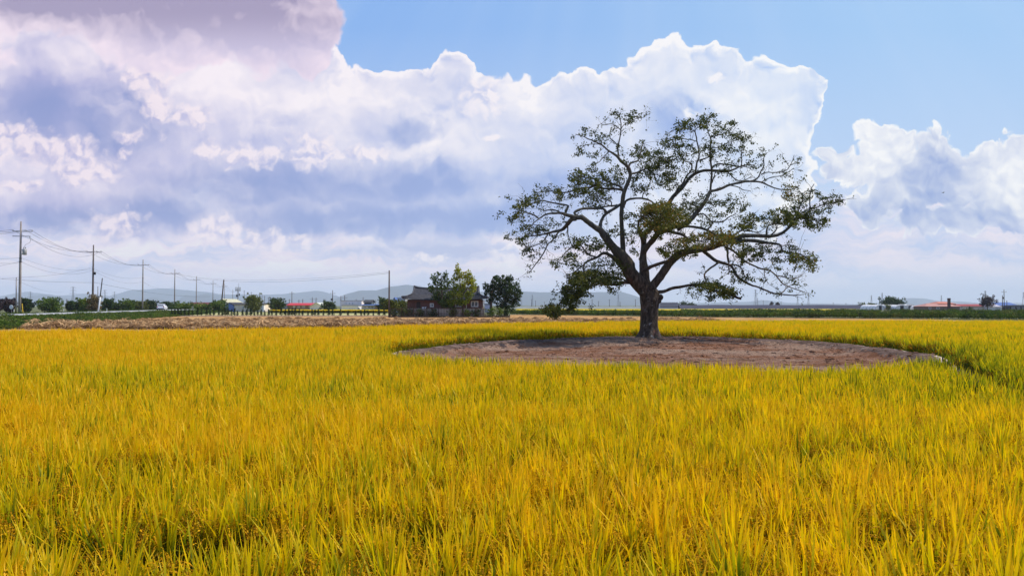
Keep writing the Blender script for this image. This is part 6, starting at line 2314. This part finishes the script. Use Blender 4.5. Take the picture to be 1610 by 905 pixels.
# brick pillar lines and downpipe
dp = MB()
for px_ in (733.5, 761):
    p = at(px_, 472, HY + yw)
    dp.tube([(p.x - Hc.x, yw - .12, .1), (p.x - Hc.x, yw - .12, zE)], .06, 6)
dp.build('downpipe', W_cream, house)
cdn = MB()
for px_ in (664, 668):
    p = at(px_, 480, HY + yw)
    cdn.box((p.x - Hc.x, yw - .5, .9), (p.x - Hc.x + .28, yw - .1, 1.5))
cdn.build('air_conditioner', W_white, house)

# house platform
yard = MB()
xl, xr = at(614, 490, 125).x, at(802, 490, 125).x
yard.box((xl, 124.2, -.3), (xr, 142, .25))
yd = yard.build('yard', noisy('yard_soil', (.10, .08, .05), (.22, .18, .12), 1.0, .95))
struct(yd)

# wall and fence in front of the house
Yf = 124.6
M_wallp = noisy('weathered_plaster', (.30, .26, .20), (.52, .46, .38), .6, .9, .01, c2=(.40, .36, .28))
x0f, x1f = at(640, 490, Yf).x, at(761.5, 490, Yf).x
zt, zb_ = at(700, 484.6, Yf).z, at(700, 496.5, Yf).z
wl = thing('garden_wall', 'weathered pale garden wall in front of the tile roofed house', 'wall', ((x0f + x1f) / 2, Yf + .5, 0))
n_w = 9
wseg = (x1f - x0f) / n_w
for i in range(n_w):
    b = MB()
    xa = x0f + wseg * i - (x0f + x1f) / 2
    b.box((xa + .02, -.1, .1), (xa + wseg - .02, .1, zt - .12))
    b.build('wall_panel', M_wallp, wl)
b = MB()
b.box((x0f - (x0f + x1f) / 2, -.16, zt - .117), (x1f - (x0f + x1f) / 2, .16, zt - .03))
b.build('coping', W_cream, wl)
M_fence = noisy('rusty_brown_fence', (.05, .032, .024), (.11, .07, .05), 3, .9)
xf0, xf1 = at(612, 490, Yf).x, at(763, 490, Yf).x
fn = thing('picket_fence', 'thin rusty brown picket fence along the front of the garden wall', 'fence', ((xf0 + xf1) / 2, Yf - .4, 0))
b = MB()
for z_ in (.62, zt - .1):
    b.box((xf0 - (xf0 + xf1) / 2, -.025, z_ - .03), (xf1 - (xf0 + xf1) / 2, .025, z_ + .03))
b.build('rail', M_fence, fn)
b = MB()
b.box((-.03, -.03, .0), (.03, .03, zt + .06))
pk = to_mesh('picket', b.v, b.f, [M_fence])
b = MB()
b.box((-.065, -.065, .0), (.065, .065, zt + .16))
ps = to_mesh('post', b.v, b.f, [M_fence])
npk = 62
for i in range(npk + 1):
    x = xf0 + (xf1 - xf0) * i / npk - (xf0 + xf1) / 2
    big = i % 8 == 0
    o = obj('post' if big else 'picket', ps if big else pk, fn)
    o.location = (x, -.06 if not big else 0, 0)

# shrubs between fence and wall, ivy on the right
for i, (a, b_, yt, m, lb) in enumerate([(614, 626, 486, M_fol_dark, 'dark shrub at the left end of the picket fence'), (628, 640, 485.5, M_fol_green, 'green shrub behind the left pickets'), (637, 650, 485, M_fol_dark, 'dark shrub at the left end of the garden wall'), (653, 668, 485.5, M_fol_dark, 'dark shrub before the second stretch of garden wall'), (672, 690, 486, M_fol_dark, 'low dark shrub below the airy green tree'),
                                       (705, 719, 484, M_fol_green, 'green shrub between the two garden trees'), (728, 740, 487, M_fol_green, 'small green shrub under the left window'), (741, 757, 486.5, M_fol_dark, 'dark shrub under the right window'),
                                       (763, 780, 484, M_fol_green, 'tall green hedge below the trunk of the dark round tree'), (778, 793, 484, M_fol_green, 'green hedge below the dark round tree'), (792, 800, 486, M_fol_dark, 'dark end shrub of the hedge right of the house')]):
    tree_thing('garden_shrub', lb, a, b_, yt, Yf + random.uniform(-.1, .1) + (.0 if i < 8 else -.2), m, 850 + i, zb=.02, leaf=.16, lobes=12, per=60, trunk=.02, cat='shrub')

# ------------------------------------------------------------------ white car on the road
M_carp = mat('white_car_paint', color=(.78, .78, .80), rough=.25, spec=.6)
M_tyre = mat('tyre_rubber', color=(.02, .02, .02), rough=.9)
M_rim = mat('wheel_rim', color=(.35, .35, .36), rough=.35, metal=.8)
M_lampr = mat('red_lamp', color=(.35, .02, .02), rough=.3)
carc = RD0 + rdir * ((181 - RD0.y) / rdir.y) + rn * 1.35
car = thing('white_car', 'small white hatchback driving away on the raised road at left', 'car', (carc.x, carc.y, .832), rz=math.atan2(rdir.y, rdir.x))
prof = [(-2.05, .32), (-2.1, .62), (-2.08, .92), (-1.95, 1.02), (-1.78, 1.34), (-1.35, 1.47), (-.3, 1.50), (.25, 1.42), (.95, 1.02), (1.75, .86), (2.02, .70), (2.05, .34), (1.62, .24), (-1.6, .24)]


def half_w(z):
    return .86 if z < .95 else .86 - (z - .95) * .42


vs = [(x, -half_w(z), z) for x, z in prof] + [(x, half_w(z), z) for x, z in prof]
n = len(prof)
cf = [tuple(range(n))[::-1], tuple(n + i for i in range(n))] + [(i, (i + 1) % n, n + (i + 1) % n, n + i) for i in range(n)]
body = obj('body', to_mesh('body', vs, cf, [M_carp]), car)
bv = body.modifiers.new('bevel', 'BEVEL')
bv.width = .06
bv.segments = 3
for sy in (-1, 1):
    for (xa, xb) in ((-1.55, -.62), (-.54, .52)):
        b = MB()
        y1_, y2_ = sy * (half_w(1.02) + .004), sy * (half_w(1.38) + .012)
        x3 = xb - .5 if xb > 0 else xb
        P = [(xa, y1_, 1.02), (xb, y1_, 1.02), (x3 if xb > 0 else xb, y2_, 1.38), (xa + .12, y2_, 1.38)]
        P2 = [(p[0], p[1] - sy * .03, p[2]) for p in P]
        b.add(P + P2, [(0, 1, 2, 3), (7, 6, 5, 4), (0, 4, 5, 1), (1, 5, 6, 2), (2, 6, 7, 3), (3, 7, 4, 0)])
        b.build('side_window', M_glassw, car)
b = MB()
P = [(-1.985, -.68, 1.03), (-1.985, .68, 1.03), (-1.80, .60, 1.36), (-1.80, -.60, 1.36)]
b.add(P + [(p[0] + .05, p[1], p[2]) for p in P], [(0, 1, 2, 3), (7, 6, 5, 4), (0, 4, 5, 1), (1, 5, 6, 2), (2, 6, 7, 3), (3, 7, 4, 0)])
b.build('rear_window', M_glassw, car)
b = MB()
P = [(.30, -.62, 1.41), (.30, .62, 1.41), (.95, .72, 1.06), (.95, -.72, 1.06)]
b.add(P + [(p[0] - .03, p[1], p[2] - .05) for p in P], [(3, 2, 1, 0), (4, 5, 6, 7), (0, 1, 5, 4), (1, 2, 6, 5), (2, 3, 7, 6), (3, 0, 4, 7)])
b.build('windscreen', M_glassw, car)
for sy in (-1, 1):
    b = MB()
    b.box((-2.13, sy * .72 - .11, .72), (-2.06, sy * .72 + .11, .98))
    b.build('tail_lamp', M_lampr, car)
    b = MB()
    b.box((1.93, sy * .62 - .16, .62), (2.06, sy * .62 + .16, .76))
    b.build('headlight', M_glassw, car)
    for wx in (-1.28, 1.28):
        b = MB()
        b.lathe([(.12, -.1), (.30, -.1), (.32, -.05), (.32, .05), (.30, .1), (.12, .1)], 16, (wx, sy * .80, .30), 'y')
        w_ = b.build('wheel', M_tyre, car, True)
        b = MB()
        b.lathe([(.04, -.02), (.19, -.015), (.20, .015), (.05, .02)], 12, (wx, sy * .905, .30), 'y')
        b.build('rim', M_rim, w_, True)
b = MB()
b.box((-2.12, -.24, .46), (-2.095, .24, .58))
b.build('number_plate', W_white, car)
b = MB()
b.box((-2.14, -.84, .26), (-2.04, .84, .44))
b.build('bumper', M_dark, car)

# round white traffic mirror / sign by the road
sg = thing('road_mirror', 'small round white disc sign on a post at the roadside, far left', 'sign', (at(18, 488, 118).x, 118, .3))
b = MB()
b.tube([(0, 0, 0), (0, 0, 1.5)], .04, 6)
b.build('post', M_steel, sg)
b = MB()
b.lathe([(.30, -.03), (.34, 0), (.28, .03)], 16, (0, -.06, 1.45), 'y')
b.build('disc', M_whitep, sg)
for i, (px_, Y) in enumerate([(22, 108), (168, 150), (100, 132)]):
    p = at(px_, 489, Y)
    o = MB()
    o.lathe([(.05, 0), (.05, .85), (.02, .9)], 8)
    q = o.build('marker_post', M_whitep)
    q.location = (p.x, Y, .55)
    tag(q, ['white roadside marker post near the left frame edge', 'white roadside marker post right of the leaning pole', 'white roadside marker post between the two tallest utility poles'][i], 'marker post')

# kerb of pale soil under the conifers
kb = MB()
xa, xb = at(270, 495, 137).x, at(612, 495, 137).x
kb.box((xa, 136.2, -.05), (xb, 137.2, .10))
kb.box((xa, 137.204, -.05), (xb, 141.5, .06))
struct(kb.build('path', noisy('pale_path', (.30, .25, .19), (.48, .42, .34), .5, .95, world_=True)))

# a bird
bd = MB()
bd.tube([(-.22, 0, 0), (-.1, 0, .01), (.05, 0, .02), (.18, 0, .03), (.26, 0, .02)], [.02, .05, .07, .04, .01], 6)
for sy in (-1, 1):
    bd.add([(-.06, sy * .04, .03), (.10, sy * .04, .04), (.06, sy * .35, .14), (-.08, sy * .62, .06), (-.10, sy * .3, .12)], [(0, 1, 2, 4), (4, 2, 3)])
bird = bd.build('bird', M_dark)
bird.location = at(1483, 303, 150)
tag(bird, 'tiny dark bird flying high in the pale sky at right', 'bird')
# ------------------------------------------------------------------ air
hz = MB()
hz.box((-14600, -160, -3.5), (14600, 15800, 330))
hm = bpy.data.materials.new('haze')
hm.use_nodes = True
hm.node_tree.nodes.clear()
vp = hm.node_tree.nodes.new('ShaderNodeVolumePrincipled')
vp.inputs['Color'].default_value = (0.77, 0.865, 1.0, 1)
vp.inputs['Density'].default_value = 1.0e-4
vp.inputs['Anisotropy'].default_value = 0.0
ho = hm.node_tree.nodes.new('ShaderNodeOutputMaterial')
hm.node_tree.links.new(vp.outputs[0], ho.inputs['Volume'])
stuff(hz.build('haze', hm), 'thin pale blue haze over the whole plain', 'haze')
